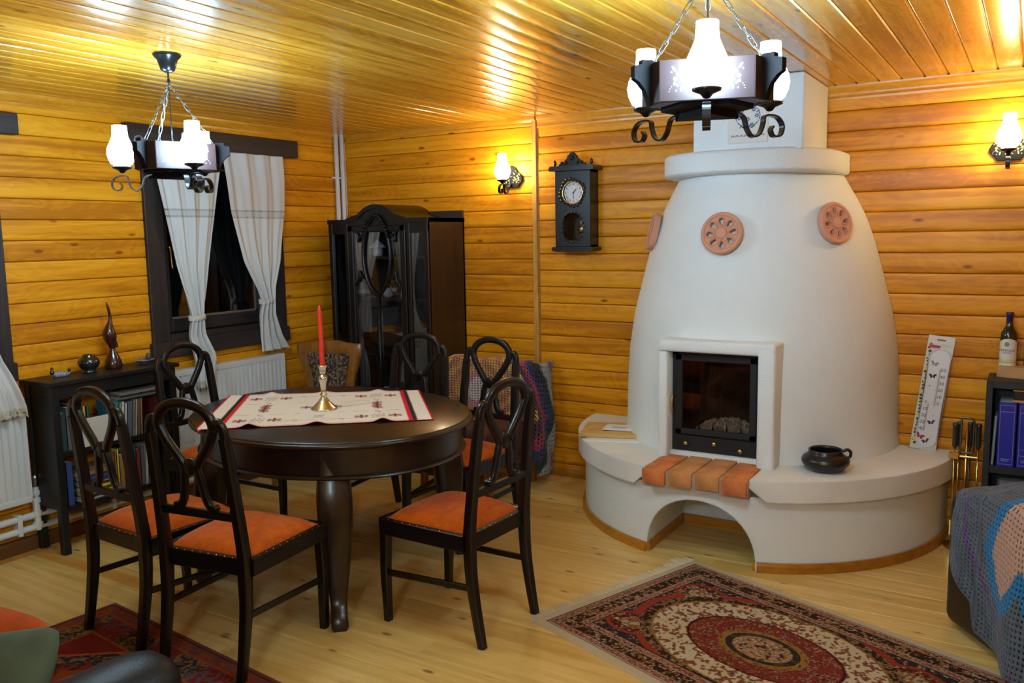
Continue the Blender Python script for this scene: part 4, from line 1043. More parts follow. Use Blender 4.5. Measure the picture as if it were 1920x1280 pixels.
def motif(cx_, cy_, kind, s=1.0, a=0):
    x_ = ((X_-cx_)*math.cos(a)+(Y_-cy_)*math.sin(a))/s; y_ = (-(X_-cx_)*math.sin(a)+(Y_-cy_)*math.cos(a))/s
    if kind == 'bird':
        r_ = np.hypot(x_, y_); th_ = np.arctan2(y_, x_); m_ = (r_ < .033) & (np.abs(np.sin(th_*3)) > .6) & (r_ > .004)
        paint(m_ | ((r_ < .012)), wine)
    elif kind == 'zig': m_ = (np.abs(x_) < .030) & (np.abs(((y_+.006*np.sign(np.sin(x_*300))) % .022)-.011) < .0028) & (np.abs(y_) < .045); paint(m_, (.12, .03, .04))
    elif kind == 'line': paint((np.abs(y_) < .0022) & (np.abs(x_) < .035), wine)
    elif kind == 's': m_ = (np.abs(x_-.010*np.sin(y_*170)) < .0030) & (np.abs(y_) < .022); paint(m_, wine)
for cx_ in (.235, .765):
    for cy_ in (.13, .62): motif(cx_, cy_, 'zig'); motif(cx_-.075, cy_, 'bird'); motif(cx_+.075, cy_, 'bird')
    for k in range(5): motif(cx_+.004*(-1)**k, .30+k*.032, 'bird', .75)
    motif(cx_, .52, 's', 1.2); motif(cx_, .235, 's', 1.2); motif(cx_-.07, .25, 'line'); motif(cx_+.07, .50, 'line'); motif(cx_-.08, .50, 'line')
for cx_ in (.40, .60):
    for cy_ in (.10, .65): motif(cx_, cy_, 's'); motif(cx_+.05, cy_, 'line'); motif(cx_-.05, cy_, 'line')
    motif(cx_, .25, 'line', .4); motif(cx_, .5, 'line', .4); motif(cx_+.04, .37, 'line', .3)
motif(.5, .58, 'zig', .8); motif(.43, .37, 'bird', .9); motif(.57, .37, 'bird', .9); motif(.5, .20, 's')
rc, rs = math.cos(TA), math.sin(TA)
run = colored_grid('table_runner', TC[0]+lx2*rc-ly2*rs, TC[1]+lx2*rs+ly2*rc, Z, Cc, cloth_m, None, thick=.0015)
tag(run, 'cream table runner embroidered in red and black with striped ends', 'tablecloth')
# candlestick
CS = (1.568, -1.948)
cs = thing('candlestick', 'silver candlestick with stepped round foot on the table runner', 'candlestick', (*CS, TZ+.005))
MB().lathe([(0, 0), (.062, 0), (.064, .004), (.058, .008), (.054, .012), (.050, .014), (.046, .020), (.041, .022), (.037, .029), (.031, .032), (.024, .044), (.015, .056), (.012, .062)], 36).build('foot', silver, cs, smooth=True)
MB().lathe([(.012, .060), (.017, .066), (.019, .072), (.013, .078), (.011, .085), (.0125, .10), (.016, .128), (.021, .145), (.022, .152), (.017, .160), (.010, .166), (.0095, .170)], 28).build('stem', silver, cs, smooth=True)
MB().lathe([(.0095, .168), (.014, .176), (.016, .186), (.0175, .200), (.021, .206), (.022, .210), (.018, .213), (.012, .213)], 28).build('candle_cup', silver, cs, smooth=True)
cb = MB(); nz = 90; sec = 12
def crr(z): return .0115*(1-.30*z/.29) if z < .27 else .0115*.72*(max(0, (.295-z)/.025))**.6
vs = []; zc = np.linspace(0, .293, nz)
for z in zc:
    for k in range(sec*2):
        a = 2*PI*k/(sec*2)+z*38; r_ = max(crr(z), .0008)*(1+.10*math.cos(k*PI*2/ (sec*2)*8)); vs.append((r_*math.cos(a), r_*math.sin(a), z))
m = sec*2
fs = [(i*m+k, i*m+(k+1) % m, (i+1)*m+(k+1) % m, (i+1)*m+k) for i in range(nz-1) for k in range(m)]+[tuple(range(m))[::-1], tuple((nz-1)*m+k for k in range(m))]
cb.add(vs, fs); tag(cb.build('candle', candle_red, None, smooth=True, loc=(CS[0], CS[1], TZ+.212)), 'tall red twisted taper candle in the silver candlestick', 'candle')
bpy.data.objects['candle'].rotation_euler = (0, math.radians(-.6), 0)

# ---------------------------------------------------------------- dining chairs
def make_chair():
    r = thing('dining_chair', '', 'chair', (0, 0, 0), 0, 'black dining chairs')
    # seat frame
    def trap(w0, w1, y0, y1): return [(-w0, y0), (w0, y0), (w1, y1), (-w1, y1)]
    fr_ = MB(); z0, z1 = .385, .452
    for a_, b_ in (((-.20, -.205), (.20, -.205)), ((.205, -.20), (.22, .22)), ((.22, .225), (-.22, .225)), ((-.22, .22), (-.205, -.20))):
        fr_.rrect([(a_[0], a_[1], (z0+z1)/2), (b_[0], b_[1], (z0+z1)/2)], .026, z1-z0, c=.25)
    sf = fr_.build('seat_frame', chair_black, r)
    nl = MB()
    for k in range(10):
        t = -.17+k*.038
        nl.lathe([(0, 0), (.0042, 0), (.003, .0025), (0, .0032)], 6, T=TR(t, -.213, z1-.002))
        nl.lathe([(0, 0), (.0042, 0), (.003, .0025), (0, .0032)], 6, T=TR(t, .230, z1-.002))
        for sg in (-1, 1): nl.lathe([(0, 0), (.0042, 0), (.003, .0025), (0, .0032)], 6, T=TR(sg*(.2105+.015*(t+.2)/.42), t+.01, z1-.002))
    nl.build('brass_nails', silver, sf, smooth=True)
    cu = MB()
    def cf(u, v):
        w = .188+.016*v; x = (2*u-1)*w; y = -.188+v*.395; e = (1-abs(2*u-1)**3.2)*(1-abs(2*v-1)**3.2)
        return (x, y, .450+.050*max(e, 0)**.55)
    cu.grid(20, 20, cf); cu.grid(20, 20, lambda u, v: (cf(u, v)[0], cf(u, v)[1], .444))
    bmesh.ops.remove_doubles(cu.bm, verts=cu.bm.verts[:], dist=1e-6)
    bmesh.ops.bridge_loops(cu.bm, edges=[e for e in cu.bm.edges if len(e.link_faces) == 1])
    cu.build('seat_cushion', velvet, r, smooth=True)
    for sg in (-1, 1):
        MB().rrect([(sg*.200, .222, 0), (sg*.208, .219, .22), (sg*.207, .210, .44)], 1, 1, up=(0, 1, 0), scale=[.030, .038, .042], c=.25).build('leg', chair_black, r)
    for sg in (-1, 1):
        ks = [(.186, -.262, 0, .030), (.187, -.240, .12, .034), (.188, -.218, .27, .038), (.188, -.212, .42, .041), (.187, -.216, .50, .039), (.182, -.232, .66, .037), (.177, -.250, .82, .035), (.174, -.262, .91, .034)]
        P = catmull([(sg*a, b_, c_) for a, b_, c_, d in ks], 4); Wd = [q.x for q in catmull([Vector((k[3], 0, 0)) for k in ks], 4)]
        MB().rrect(P, 1, 1, up=(0, 1, 0), scale=[(w, w*1.05) for w in Wd], c=.25).build('leg', chair_black, r, angle=45)
    bk_ = MB()
    def yb(z): return -.262-.10*(z-.91)
    def strip_(pts, w=.026, t=.020, k=5):
        bk_.rrect(catmull([(x, yb(z), z) for x, z in pts], k), t, w, up=(1, 0, 0.001), c=.35) if False else bk_.rrect(catmull([(x, yb(z), z) for x, z in pts], k), w, t, up=(0, 1, 0), c=.35)
    for sg in (-1, 1):
        strip_([(sg*.174, .885), (sg*.174, .925), (sg*.166, .952), (sg*.150, .963), (sg*.134, .952), (sg*.123, .928), (sg*.105, .893), (sg*.078, .855), (sg*.052, .822), (sg*.034, .795)], .033, .024)
        strip_([(sg*.028, .785), (sg*.035, .76), (sg*.041, .73), (sg*.047, .69), (sg*.058, .655), (sg*.072, .637), (sg*.082, .633)], .030, .022)
        bk_.tube([(sg*.085, yb(.636)-.014, .636), (sg*.085, yb(.636)+.014, .636)], .0135, 12, up=(1, 0, 0))
    strip_([(-.128, .930), (-.126, .962), (-.108, .992), (-.075, 1.014), (-.038, 1.025), (0, 1.028), (.038, 1.025), (.075, 1.014), (.108, .992), (.126, .962), (.128, .930)], .035, .025)
    nd = [(.034*math.cos(a)*(1 if math.sin(a) > -.2 else .8), .790+.032*math.sin(a)) for a in np.linspace(0, 2*PI, 18, endpoint=False)]
    bk_.prism(nd, yb(.79)-.010, yb(.79)+.010, 'xz', bev=.003)
    bk_.build('back_splat', chair_black, r, angle=50)
    MB().rrect([(-.18, -.233, .612), (.18, -.233, .612)], .018, .032, c=.3).build('back_rail', chair_black, r)
    for sg in (-1, 1): MB().rrect([(sg*.188, -.222, .235), (sg*.206, .214, .215)], .016, .024, c=.3).build('stretcher', chair_black, r)
    return r
chair0 = make_chair()
def place(label, x, y, deg, first=[True]):
    c = chair0 if first[0] else copytree(chair0)
    first[0] = False; c.location = (x, y, 0.0); c.rotation_euler = (0, 0, math.radians(deg)); c['label'] = label; return c
place('black dining chair right of the table, back to the fireplace, beside the cream oriental rug', 2.44, -2.095, 86.5)
place('black dining chair in front of the table, backrest overlapping the corner of the runner', 1.850, -2.715, 8)
place('black dining chair at the front left of the table, standing before the bookshelf', 1.366, -2.715, -3)
place('black dining chair at the table end, in front of the radiator and left curtain', .735, -1.875, -86)
place('black dining chair behind the table, directly in front of the dark glazed cabinet', 1.425, -1.24, 184)
place('black dining chair behind the table, in front of the crochet-covered armchair', 1.885, -1.255, 174)

# ---------------------------------------------------------------- wooden upholstered chair behind the table
wc = thing('upholstered_chair', 'brown oak chair with patterned tapestry back between window and black cabinet', 'chair', (.50, -.93, 0), math.radians(180+14))
tapestry = vcol('floral_tapestry', .9, bump=.3, bscale=400)
def wc_out(sg):
    return [(sg*.0, .92), (sg*.06, .925), (sg*.12, .912), (sg*.19, .902), (sg*.235, .905), (sg*.243, .88), (sg*.238, .83), (sg*.215, .76), (sg*.185, .69), (sg*.17, .60), (sg*.165, .44)]
out = wc_out(1)[::-1]+wc_out(-1)[1:]
inn = [(.10, .46), (.115, .66), (.135, .74), (.15, .81), (.148, .835), (-.148, .835), (-.15, .81), (-.135, .74), (-.115, .66), (-.10, .46)]
b = MB(); b.prism(out, -.235, -.200, 'xz', bev=.004); o = b.build('backrest', oak, wc, angle=50)
c = MB().prism(inn, -.30, -.10, 'xz').build('cut', None, wc); boolean(o, c); o.data.materials.clear(); o.data.materials.append(oak)
gx, gz = np.meshgrid(np.linspace(-1, 1, 80), np.linspace(.46, .84, 90))
wv = np.interp(gz, [.46, .66, .74, .81, .84], [.105, .12, .14, .155, .155]); X = gx*wv; bulge = .02*(1-gx**4)
n1 = vnoise(X*70, gz*70, 1); n2 = vnoise(X*120+5, gz*120, 2)
Cc = np.where(n1[..., None] > .55, (.10, .055, .035), (.035, .022, .02)); Cc = np.where(n2[..., None] > .68, (.22, .16, .10), Cc)
st = np.abs(np.abs(X)-.075) < .006; Cc = np.where(st[..., None], (.16, .12, .05), Cc)
colored_grid('back_upholstery', X, -.195+bulge, gz, Cc, tapestry, wc, thick=.004)
MB().box((-.22, -.20, .40), (.22, .23, .455), bev=.01).build('seat_frame', oak, wc)
gx, gy = np.meshgrid(np.linspace(-1, 1, 40), np.linspace(-1, 1, 40)); e = (1-gx**4)*(1-gy**4)
Cc = np.where(vnoise(gx*18, gy*18, 4)[..., None] > .5, (.10, .055, .035), (.035, .022, .02))
colored_grid('seat_upholstery', gx*.205, .015+gy*.205, .455+.045*np.maximum(e, 0)**.5, Cc, tapestry, wc, thick=.004)
for sx, sy in ((-1, -1), (1, -1), (-1, 1), (1, 1)):
    MB().rrect([(sx*.20, sy*.20+.01-(.03 if sy < 0 else 0), 0), (sx*.195, sy*.195+.01, .22), (sx*.19, sy*.19+.01, .42)], 1, 1, up=(0, 1, 0), scale=[.026, .034, .042], c=.3).build('leg', oak, wc)

# ---------------------------------------------------------------- glazed display cabinet
CX0, CX1, CY, CH = .225, 1.09, -.435, 1.725
cab = thing('display_cabinet', 'tall black glazed display cabinet with arched top in the room corner', 'cabinet', (0, 0, 0))
def ctop(x):
    t = (x-CX0)/(CX1-CX0); d = abs(t-.5)
    if d < .17: return CH+.035+.062*math.cos(d/.17*PI/2)**.7
    if d < .30: return CH+.035-(d-.17)/.13*.03
    return CH
xs = np.linspace(CX0, CX1, 60)
# top board following the arch
poly = [(x, ctop(x)) for x in xs]+[(x, ctop(x)-.03) for x in xs[::-1]]
MB().prism(poly, CY-.02, -.02, 'xz').build('arched_top', cab_wood, cab, angle=30)
sp = [(x, ctop(x)-.03) for x in xs]+[(CX1, CH-.09), (CX0, CH-.09)]
MB().box((CX1-.022, CY, .05), (CX1, -.03, CH-.002)).build('side_panel', cab_side, cab)
MB().box((CX0, CY, .05), (CX0+.022, -.03, CH-.002)).build('side_panel', cab_side, cab)
MB().box((CX0, -.045, .05), (CX1, -.03, CH+.05)).build('back_panel', plain('cabinet_inside', (.03, .022, .018), .6), cab)
MB().box((CX0, CY-.01, .0), (CX1, -.03, .10), bev=.006).build('plinth', cab_wood, cab)
for z in (.42, .80, 1.185, 1.47): MB().box((CX0+.02, CY+.05, z-.018), (CX1-.02, -.045, z)).build('shelf', plain('inner_shelf', (.03, .02, .016), .4), cab)
# front: two narrow side frames and one door with oval glazing
front = MB(); z0, z1 = .10, CH-.07
fw_ = .035
DXa, DXb = .405, .905
for x0, x1 in ((CX0, CX0+fw_), (DXa-fw_, DXa-.004), (DXb+.004, DXb+fw_), (CX1-fw_, CX1)):
    front.box((x0, CY-.012, z0), (x1, CY+.012, CH-.02), bev=.004)
for x0, x1 in ((CX0+fw_, DXa-fw_), (DXb+fw_, CX1-fw_)):
    front.box((x0, CY-.008, z0), (x1, CY+.008, z0+.30)); front.box((x0, CY-.008, CH-.10), (x1, CY+.008, CH-.02))
front.build('front_frame', cab_wood, cab)
MB().prism(sp, CY-.010, CY+.010, 'xz').build('arch_fascia', cab_wood, cab)
for x0, x1 in ((CX0+fw_, DXa-fw_), (DXb+fw_, CX1-fw_)):
    MB().box((x0-.003, CY-.001, z0+.29), (x1+.003, CY+.002, CH-.09)).build('side_glass', cabglass, cab)
dr_ = MB()
for a_, b_ in (((DXa, CY-.018, z0), (DXa+.045, CY+.006, CH-.045)), ((DXb-.045, CY-.018, z0), (DXb, CY+.006, CH-.045)), ((DXa, CY-.018, z0), (DXb, CY+.006, z0+.10)), ((DXa, CY-.018, CH-.085), (DXb, CY+.006, CH-.045))): dr_.box(a_, b_, bev=.004)
door = dr_.build('cabinet_door', cab_wood, cab)
MB().box((DXa+.04, CY-.004, z0+.09), (DXb-.04, CY-.001, CH-.08)).build('door_glass', cabglass, door)
ov = MB(); ocx, ocz, orx, orz = .655, 1.475, .118, .262
def oval(k): return [(ocx+orx*k*math.copysign(abs(math.cos(a))**1.15, math.cos(a)), CY-.014, ocz+orz*k*math.sin(a)) for a in np.linspace(0, 2*PI, 48, endpoint=False)]
ov.rrect(oval(1.0), .022, .022, up=(0, 1, 0), closed=True, c=.5)
for sg in (-1, 1):
    for zz2 in (.13, -.14):
        ov.rrect(catmull([(ocx+sg*.098, CY-.012, ocz+zz2), (ocx+sg*.135, CY-.012, ocz+zz2+(.01 if zz2 > 0 else -.01)), (ocx+sg*.16, CY-.012, ocz+zz2*.75), (ocx+sg*.165, CY-.012, ocz+zz2*1.15), (ocx+sg*.20, CY-.012, ocz+zz2*1.45)], 5), .014, .014, up=(0, 1, 0), c=.5)
ov.rrect([(ocx, CY-.012, ocz-orz), (ocx, CY-.012, z0+.1)], .02, .016, up=(0, 1, 0))
ov.build('oval_tracery', cab_wood, door, smooth=True)
gl = MB()
for sg in (-1, 1):
    for k in range(11):
        a = math.radians(28+k*6.2); x = ocx+sg*orx*1.05*math.cos(a)*1.0; z = ocz+orz*1.04*math.sin(a)
        gl.lathe([(0, -.010), (.011, -.006), (.013, 0), (.011, .006), (0, .012)], 8, T=TR(x, CY-.026, z) @ RX(k*.7))
gl.build('carved_garland', chair_black, door, smooth=True)
# things kept in the cabinet
ceram = plain('cream_ceramic', (.62, .60, .56), .25, coat=.5)
def ins(name, prof, mat, x, y, z, label, cat, s=1):
    return tag(MB().lathe([(a*s, b_*s) for a, b_ in prof], 24).build(name, mat, None, smooth=True, loc=(x, y, z+.0005)), label, cat)
ln = thing('ceramic_lantern', 'white ceramic lantern with pitched lid behind the oval glass of the cabinet', 'lantern', (.50, -.25, 1.2005+.0)); ln.location = (.515, -.27, 1.4705)
MB().lathe([(0, 0), (.035, 0), (.037, .01), (.036, .055), (.032, .06), (0, .06)], 20).build('lantern_body', ceram, ln, smooth=True)
MB().lathe([(.058, .058), (.056, .068), (.03, .095), (.012, .102), (.012, .112), (0, .115)], 20).build('lantern_lid', ceram, ln, smooth=True)
ins('glass_vase', [(0, 0), (.03, 0), (.02, .05), (.03, .12), (.028, .16), (0, .16)], plain('milk_glass', (.6, .62, .64), .2, coat=.6), .83, -.30, 1.4705, 'tall white glass vase on the upper right of the cabinet shelf', 'vase')
ins('porcelain_jug', [(0, 0), (.028, 0), (.036, .03), (.026, .07), (.018, .085), (.022, .10), (0, .10)], ceram, .375, -.30, 1.1855, 'small cream porcelain jug at the left of the middle cabinet shelf', 'jug')
ins('porcelain_cup', [(0, 0), (.02, 0), (.034, .04), (.036, .06), (.03, .06), (0, .02)], ceram, .60, -.22, 1.1855, 'small white porcelain cup in the middle of the cabinet shelf', 'cup')
tp = thing('small_teapot', 'round cream teapot with bail handle on the middle cabinet shelf', 'teapot', (.655, -.34, 1.1855))
MB().lathe([(0, 0), (.02, 0), (.036, .02), (.036, .04), (.022, .056), (.008, .06), (.008, .068), (0, .07)], 20).build('pot_body', ceram, tp, smooth=True)
MB().tube([(.032*math.cos(a), 0, .045+.05*math.sin(a)) for a in np.linspace(0, PI, 12)], .003, 6, up=(0, 1, 0)).build('bail_handle', brass, tp, smooth=True)
pfr = thing('gilt_picture', 'small gilt framed picture leaning on the middle cabinet shelf', 'picture frame', (.80, -.33, 1.186)); pfr.rotation_euler = (math.radians(-12), 0, math.radians(12))
MB().box((-.04, 0, 0), (-.03, .01, .105)).box((.03, 0, 0), (.04, .01, .105)).box((-.04, 0, .095), (.04, .01, .105)).box((-.04, 0, 0), (.04, .01, .01)).build('frame', plain('dull_gilt', (.4, .28, .12), .4, metal=.6), pfr)
MB().box((-.03, .003, .01), (.03, .007, .095)).build('picture', plain('yellow_print2', (.45, .26, .03), .5, var=.5, vscale=60), pfr)
ins('stem_glass', [(0, 0), (.022, 0), (.004, .006), (.004, .05), (.024, .07), (.026, .11), (0, .11)], plain('cut_glass', (.5, .55, .58), .12, coat=.6), 1.00, -.30, 1.1855, 'cut glass goblet behind the narrow right cabinet pane', 'glass')
o = tag(MB().box((-.06, -.01, 0), (.06, .01, .13), bev=.003).build('greeting_card', paper_w, None, loc=(.62, -.30, .4205)), 'white card standing low in the cabinet', 'card')

# ---------------------------------------------------------------- crochet-covered armchair by the plank wall
ac = thing('armchair', 'brown armchair under a multicoloured crochet blanket against the plank wall', 'armchair', (1.46, -.42, 0), math.radians(0))
up_m = plain('brown_upholstery', (.09, .035, .018), .8, bump=.3)
MB().box((-.27, -.36, .20), (.27, .20, .44), bev=.04, seg=3).build('seat', up_m, ac, angle=50)
MB().box((-.31, .12, .22), (.31, .26, .76), bev=.045, seg=3).build('backrest', up_m, ac, angle=50)
for sx in (-1, 1):
    pass
    MB().rrect([(sx*.24, -.31, .0), (sx*.24, -.30, .21)], .04, .045, up=(0, 1, 0)).build('leg', oak, ac)
    MB().rrect([(sx*.26, .20, 0), (sx*.26, .19, .3)], .04, .045, up=(0, 1, 0)).build('leg', oak, ac)
def crochet(name, label, fn, L_u, L_v, colf, cell=.012, thick=.006, group='crochet blankets'):
    nu = int(L_u/cell)*2; nv = int(L_v/cell)*2
    u_, v_ = np.meshgrid(np.linspace(0, 1, nu+1), np.linspace(0, 1, nv+1))
    # squeeze so yarn strips are wider than holes
    def sq(t, n): k = t*n; b0 = np.floor(k/2)*2; f_ = k-b0; return (b0+np.where(f_ <= 1, f_*1.06, 1.06+(f_-1)*.94))/n
    U2, V2 = np.minimum(sq(u_, nu), 1), np.minimum(sq(v_, nv), 1)
    X, Y, Z = fn(U2, V2)
    Cc = colf(U2, V2)
    i, j = np.meshgrid(np.arange(nu), np.arange(nv))
    off = (j//2) % 2
    holes = (j % 2 == 1) & ((i+off*2) % 4 == 1) if False else (j % 2 == 1) & (i % 2 == 1)
    o = colored_grid(name, X, Y, Z, Cc, crochet_m, None, thick=thick, holes=holes)
    return tag(o, label, 'blanket', group)
# drape path over the armchair back: front face down, over the top, slight down behind
def prof_path(pts, t):
    P = np.array(pts, float); d = np.r_[0, np.cumsum(np.hypot(*(P[1:]-P[:-1]).T))]; d /= d[-1]
    return np.interp(t, d, P[:, 0]), np.interp(t, d, P[:, 1])
def bl_fn(U, V):
    px, py = prof_path([(1.10, -.335), (1.13, -.345), (1.77, -.345), (1.815, -.32), (1.825, -.26), (1.815, -.10)], U)
    side = np.clip((U-.64)/.16, 0, 1); side = side*side*(3-2*side)
    low = .40-.34*side
    top = .805-.02*side-.035*np.clip(.08-U, 0, 1)/.08+.008*np.sin(U*19)
    z = low+(top-low)*np.minimum(V/.88, 1)
    k = np.clip((V-.86)/.14, 0, 1)
    z = z-.012*k**2; py = py+k*.15*(1-side); px = px-k*.05*side
    py = py-.010*np.sin(U*26+V*3)*(1-V)*(1-side); px = px+side*(.012*np.sin(V*9+U*30))
    r_ = np.clip((V-.80)/.08, 0, 1)*(1-k); py = py+.012*r_
    return px, py, z
def bl_col(U, V):
    d = np.abs(U-.30)*1.25+np.abs(V-.45)*.62
    pal = [(.55, .50, .48), (.55, .50, .48), (.50, .22, .24), (.55, .27, .09), (.42, .19, .10), (.55, .30, .10), (.40, .17, .10), (.62, .42, .08), (.10, .05, .08), (.35, .06, .10), (.04, .055, .17), (.03, .04, .05), (.34, .38, .38), (.30, .33, .34), (.25, .10, .16), (.30, .33, .34)]
    idx = np.clip((d*13+.8*vnoise(U*9, V*9, 5)).astype(int), 0, len(pal)-1); return np.array(pal)[idx]
crochet('crochet_blanket', 'multicoloured crochet blanket with a pale centre over the armchair by the plank wall', bl_fn, 1.0, .62, bl_col, .022)

# ---------------------------------------------------------------- black armchair at the right edge
e1 = Vector((.58, -.81)).normalized(); e2 = Vector((.81, .58)).normalized()
ra = thing('leather_armchair', 'black leather armchair at the right edge under a grey and blue crochet blanket', 'armchair', (4.23, -1.23, 0), math.atan2(e1.y, e1.x))
# local x runs along e1 (towards viewer), local y along e2 (to the right)
MB().box((-.045, 0, .02), (.82, .17, .555), bev=.045, seg=5).build('armrest', leather, ra, angle=60)
MB().box((-.03, .15, .02), (.16, .62, .56), bev=.04, seg=4).build('backrest', leather, ra, angle=60)
MB().box((.14, .17, .08), (.80, .62, .40), bev=.03, seg=3).build('seat', leather, ra, angle=60)
MB().box((0, .60, .02), (.82, .76, .555), bev=.035, seg=4).build('armrest', leather, ra, angle=60)
def rb_fn(U, V):
    # V: 0 at lower edge hanging outside, 1 on top/inside ; U along e1
    s = .04+U*.82
    low = np.interp(s, [0, .06, .18, .20, .42, .85], [.40, .28, .19, .08, .03, .03])
    # path: outside face from low to top, then across the arm and up over the back
    tot = (.56-low)+.20+.25
    d = V*tot; h_ = .56-low
    out = d < h_
    z = np.where(out, low+d, .565+np.clip(d-h_, 0, .2)*.0)
    y = np.where(out, -.012, np.clip(d-h_, 0, .45)-.005)
    k = np.clip((h_-d)/.5, 0, 1)
    y = y-.028*np.sin(s*17+2*V)*k-.02*k
    rise = np.clip((s+.02)/.3, 0, 1)
    z = z+np.where(out, (d/np.maximum(h_, .01))*.05, .05+.10*np.clip((d-h_)/.4, 0, 1))*(rise*.9+.12)+.004*np.sin(s*40)
    x = s+.006*np.sin(V*25)
    P0 = np.array([4.23, -1.23]); X = P0[0]+e1.x*x+e2.x*y; Y = P0[1]+e1.y*x+e2.y*y
    return X, Y, z
def rb_col(U, V):
    s = .04+U*.82; low = np.interp(s, [0, .06, .18, .20, .42, .85], [.40, .28, .19, .08, .03, .03]); tot = (.56-low)+.45; z = low+V*tot
    g = np.array([.085, .105, .135]); Cc = np.ones(U.shape+(3,))*g*(0.8+.5*vnoise(U*30, V*30, 2))[..., None]
    d = np.maximum((.42-s)*1.0, 0)+np.abs(z-.52)*0
    pl_ = [(.33, 1.3), (.33, .56), (.24, .39), (.285, .29), (.37, .215), (.45, .36), (.53, .22), (.61, .36), (.69, .22), (.85, .45)]
    dist = np.full(s.shape, 9.)
    for (a0, b0), (a1, b1) in zip(pl_[:-1], pl_[1:]):
        t = np.clip(((s-a0)*(a1-a0)+(z-b0)*(b1-b0))/((a1-a0)**2+(b1-b0)**2), 0, 1); dist = np.minimum(dist, np.hypot(s-a0-t*(a1-a0), z-b0-t*(b1-b0)))
    lft = np.interp(z, [.215, .29, .39, .56, 1.3], [.37, .285, .24, .33, .33]); lw = np.interp(s, [.37, .45, .53, .61, .69, .85], [.215, .36, .22, .36, .22, .45])
    Cc[(s > lft) & (z > np.where(s < .37, .215, lw))] = (.50, .30, .22)
    Cc[dist < .024] = (.012, .17, .38)
    pu = s-np.interp(z, [.0, .2, .35, .42, .5, .56, .7, 1.1], [.52, .28, .17, .12, .10, .13, .16, .16])
    Cc[np.abs(pu) < .007] = (.13, .045, .22)
    return Cc
crochet('crochet_blanket', 'slate grey crochet blanket with turquoise and peach pattern over the black leather armchair', rb_fn, .86, .95, rb_col, .018, .007)

# ---------------------------------------------------------------- sofa corner at lower left
sf_ = thing('leather_sofa', 'black leather sofa arm in the lower left corner', 'sofa', (0, 0, 0))
MB().sweep([(2.575, -3.60, .49), (2.575, -3.607, .49), (2.575, -3.63, .49), (2.575, -3.67, .49), (2.575, -3.73, .49), (2.575, -4.85, .49)], [(.12*math.cos(a), .08*math.sin(a)) for a in np.linspace(0, 2*PI, 24, endpoint=False)], (0, 0, 1), scale=[.25, .55, .8, .94, 1, 1]).build('armrest_roll', leather, sf_, angle=60)
MB().box((2.50, -4.85, .04), (2.68, -3.665, .50), bev=.02).build('armrest_side', leather2, sf_)
MB().box((.9, -4.85, .05), (2.5, -3.66, .31), bev=.05, seg=3).build('seat', leather, sf_, angle=50)
MB().box((.8, -5.05, .05), (2.7, -4.75, .85), bev=.06, seg=3).build('backrest', leather, sf_, angle=50)
MB().box((.72, -4.85, .04), (.92, -3.66, .60), bev=.06, seg=3).build('armrest', leather, sf_, angle=50)
def cushion(name, label, w, h, t, mat, loc, rot, group=None):
    b = MB()
    for sg in (-1, 1):
        b.grid(20, 20, lambda u, v: ((2*u-1)*w/2*(1-.07*abs(2*v-1)**6), sg*t/2*max(0, (1-abs(2*u-1)**2.5)*(1-abs(2*v-1)**2.5))**.55, (2*v-1)*h/2*(1-.13*abs(2*u-1)**8)))
    bmesh.ops.remove_doubles(b.bm, verts=b.bm.verts[:], dist=1e-5)
    return tag(b.build(name, mat, None, smooth=True, loc=loc, rot=rot), label, 'cushion', group)
cushion('cushion', 'orange velvet cushion behind the green one on the sofa corner', .52, .22, .13, plain('orange_cushion', (.40, .06, .002), .95, sheen=.0, bump=.4, var=.25, vscale=8), (1.845, -3.69, .425), (math.radians(-18), 0, math.radians(6)))
cushion('cushion', 'grey green velvet cushion in the lower left corner', .50, .30, .12, plain('green_cushion', (.06, .085, .05), .9, sheen=.08, bump=.3, var=.25, vscale=7), (2.10, -3.83, .415), (math.radians(-38), math.radians(-14), math.radians(12)))
rd_ = vcol('striped_throw_wool', .95)
gx, gy = np.meshgrid(np.linspace(0, 1, 50), np.linspace(0, 1, 60))
Cc = np.where((np.floor(gy*9+.4*gx) % 3 == 0)[..., None], (.32, .03, .05), np.where((np.floor(gy*9+.4*gx) % 3 == 1)[..., None], (.06, .02, .04), (.10, .03, .06)))
th_ = colored_grid('throw_blanket', 2.24+gx*.24, -3.66-gy*.5, .40+.04*np.sin(gx*3)+.012*np.sin(gy*20), Cc, rd_, None, thick=.012)
tag(th_, 'dark red striped throw lying on the sofa between green cushion and arm', 'blanket')

# ---------------------------------------------------------------- bookshelf under the left wall
SX0, SX1, SY0, SY1, SZ = .03, .275, -2.53, -1.80, .905
bs_ = thing('low_bookshelf', 'low black bookshelf full of books between the two windows', 'bookshelf', (0, 0, 0))
MB().box((SX0-.01, SY0-.02, SZ-.022), (SX1+.015, SY1+.02, SZ), bev=.003).build('top_board', shelf_black, bs_)
for x in (SX0, SX1-.04):
    for y in (SY0, SY1-.04): MB().box((x, y, 0), (x+.04, y+.04, SZ-.022), bev=.003).build('leg', shelf_black, bs_)
MB().box((SX1-.03, SY0+.04, SZ-.09), (SX1-.01, SY1-.04, SZ-.022)).build('apron', shelf_black, bs_)
for y in (SY0+.01, SY1-.022): MB().box((SX0+.04, y, .24), (SX1-.04, y+.012, .30)).build('side_rail', shelf_black, bs_); MB().box((SX0+.04, y, SZ-.09), (SX1-.04, y+.012, SZ-.022)).build('side_rail', shelf_black, bs_)
for y in (SY0+.008, SY1-.02): MB().box((SX0+.04, y, .30), (SX1-.04, y+.010, SZ-.09)).build('side_panel', shelf_black, bs_)
for z in (.535, .245): MB().box((SX0+.005, SY0+.03, z-.022), (SX1-.008, SY1-.03, z)).build('shelf', shelf_black, bs_)
BC = {}
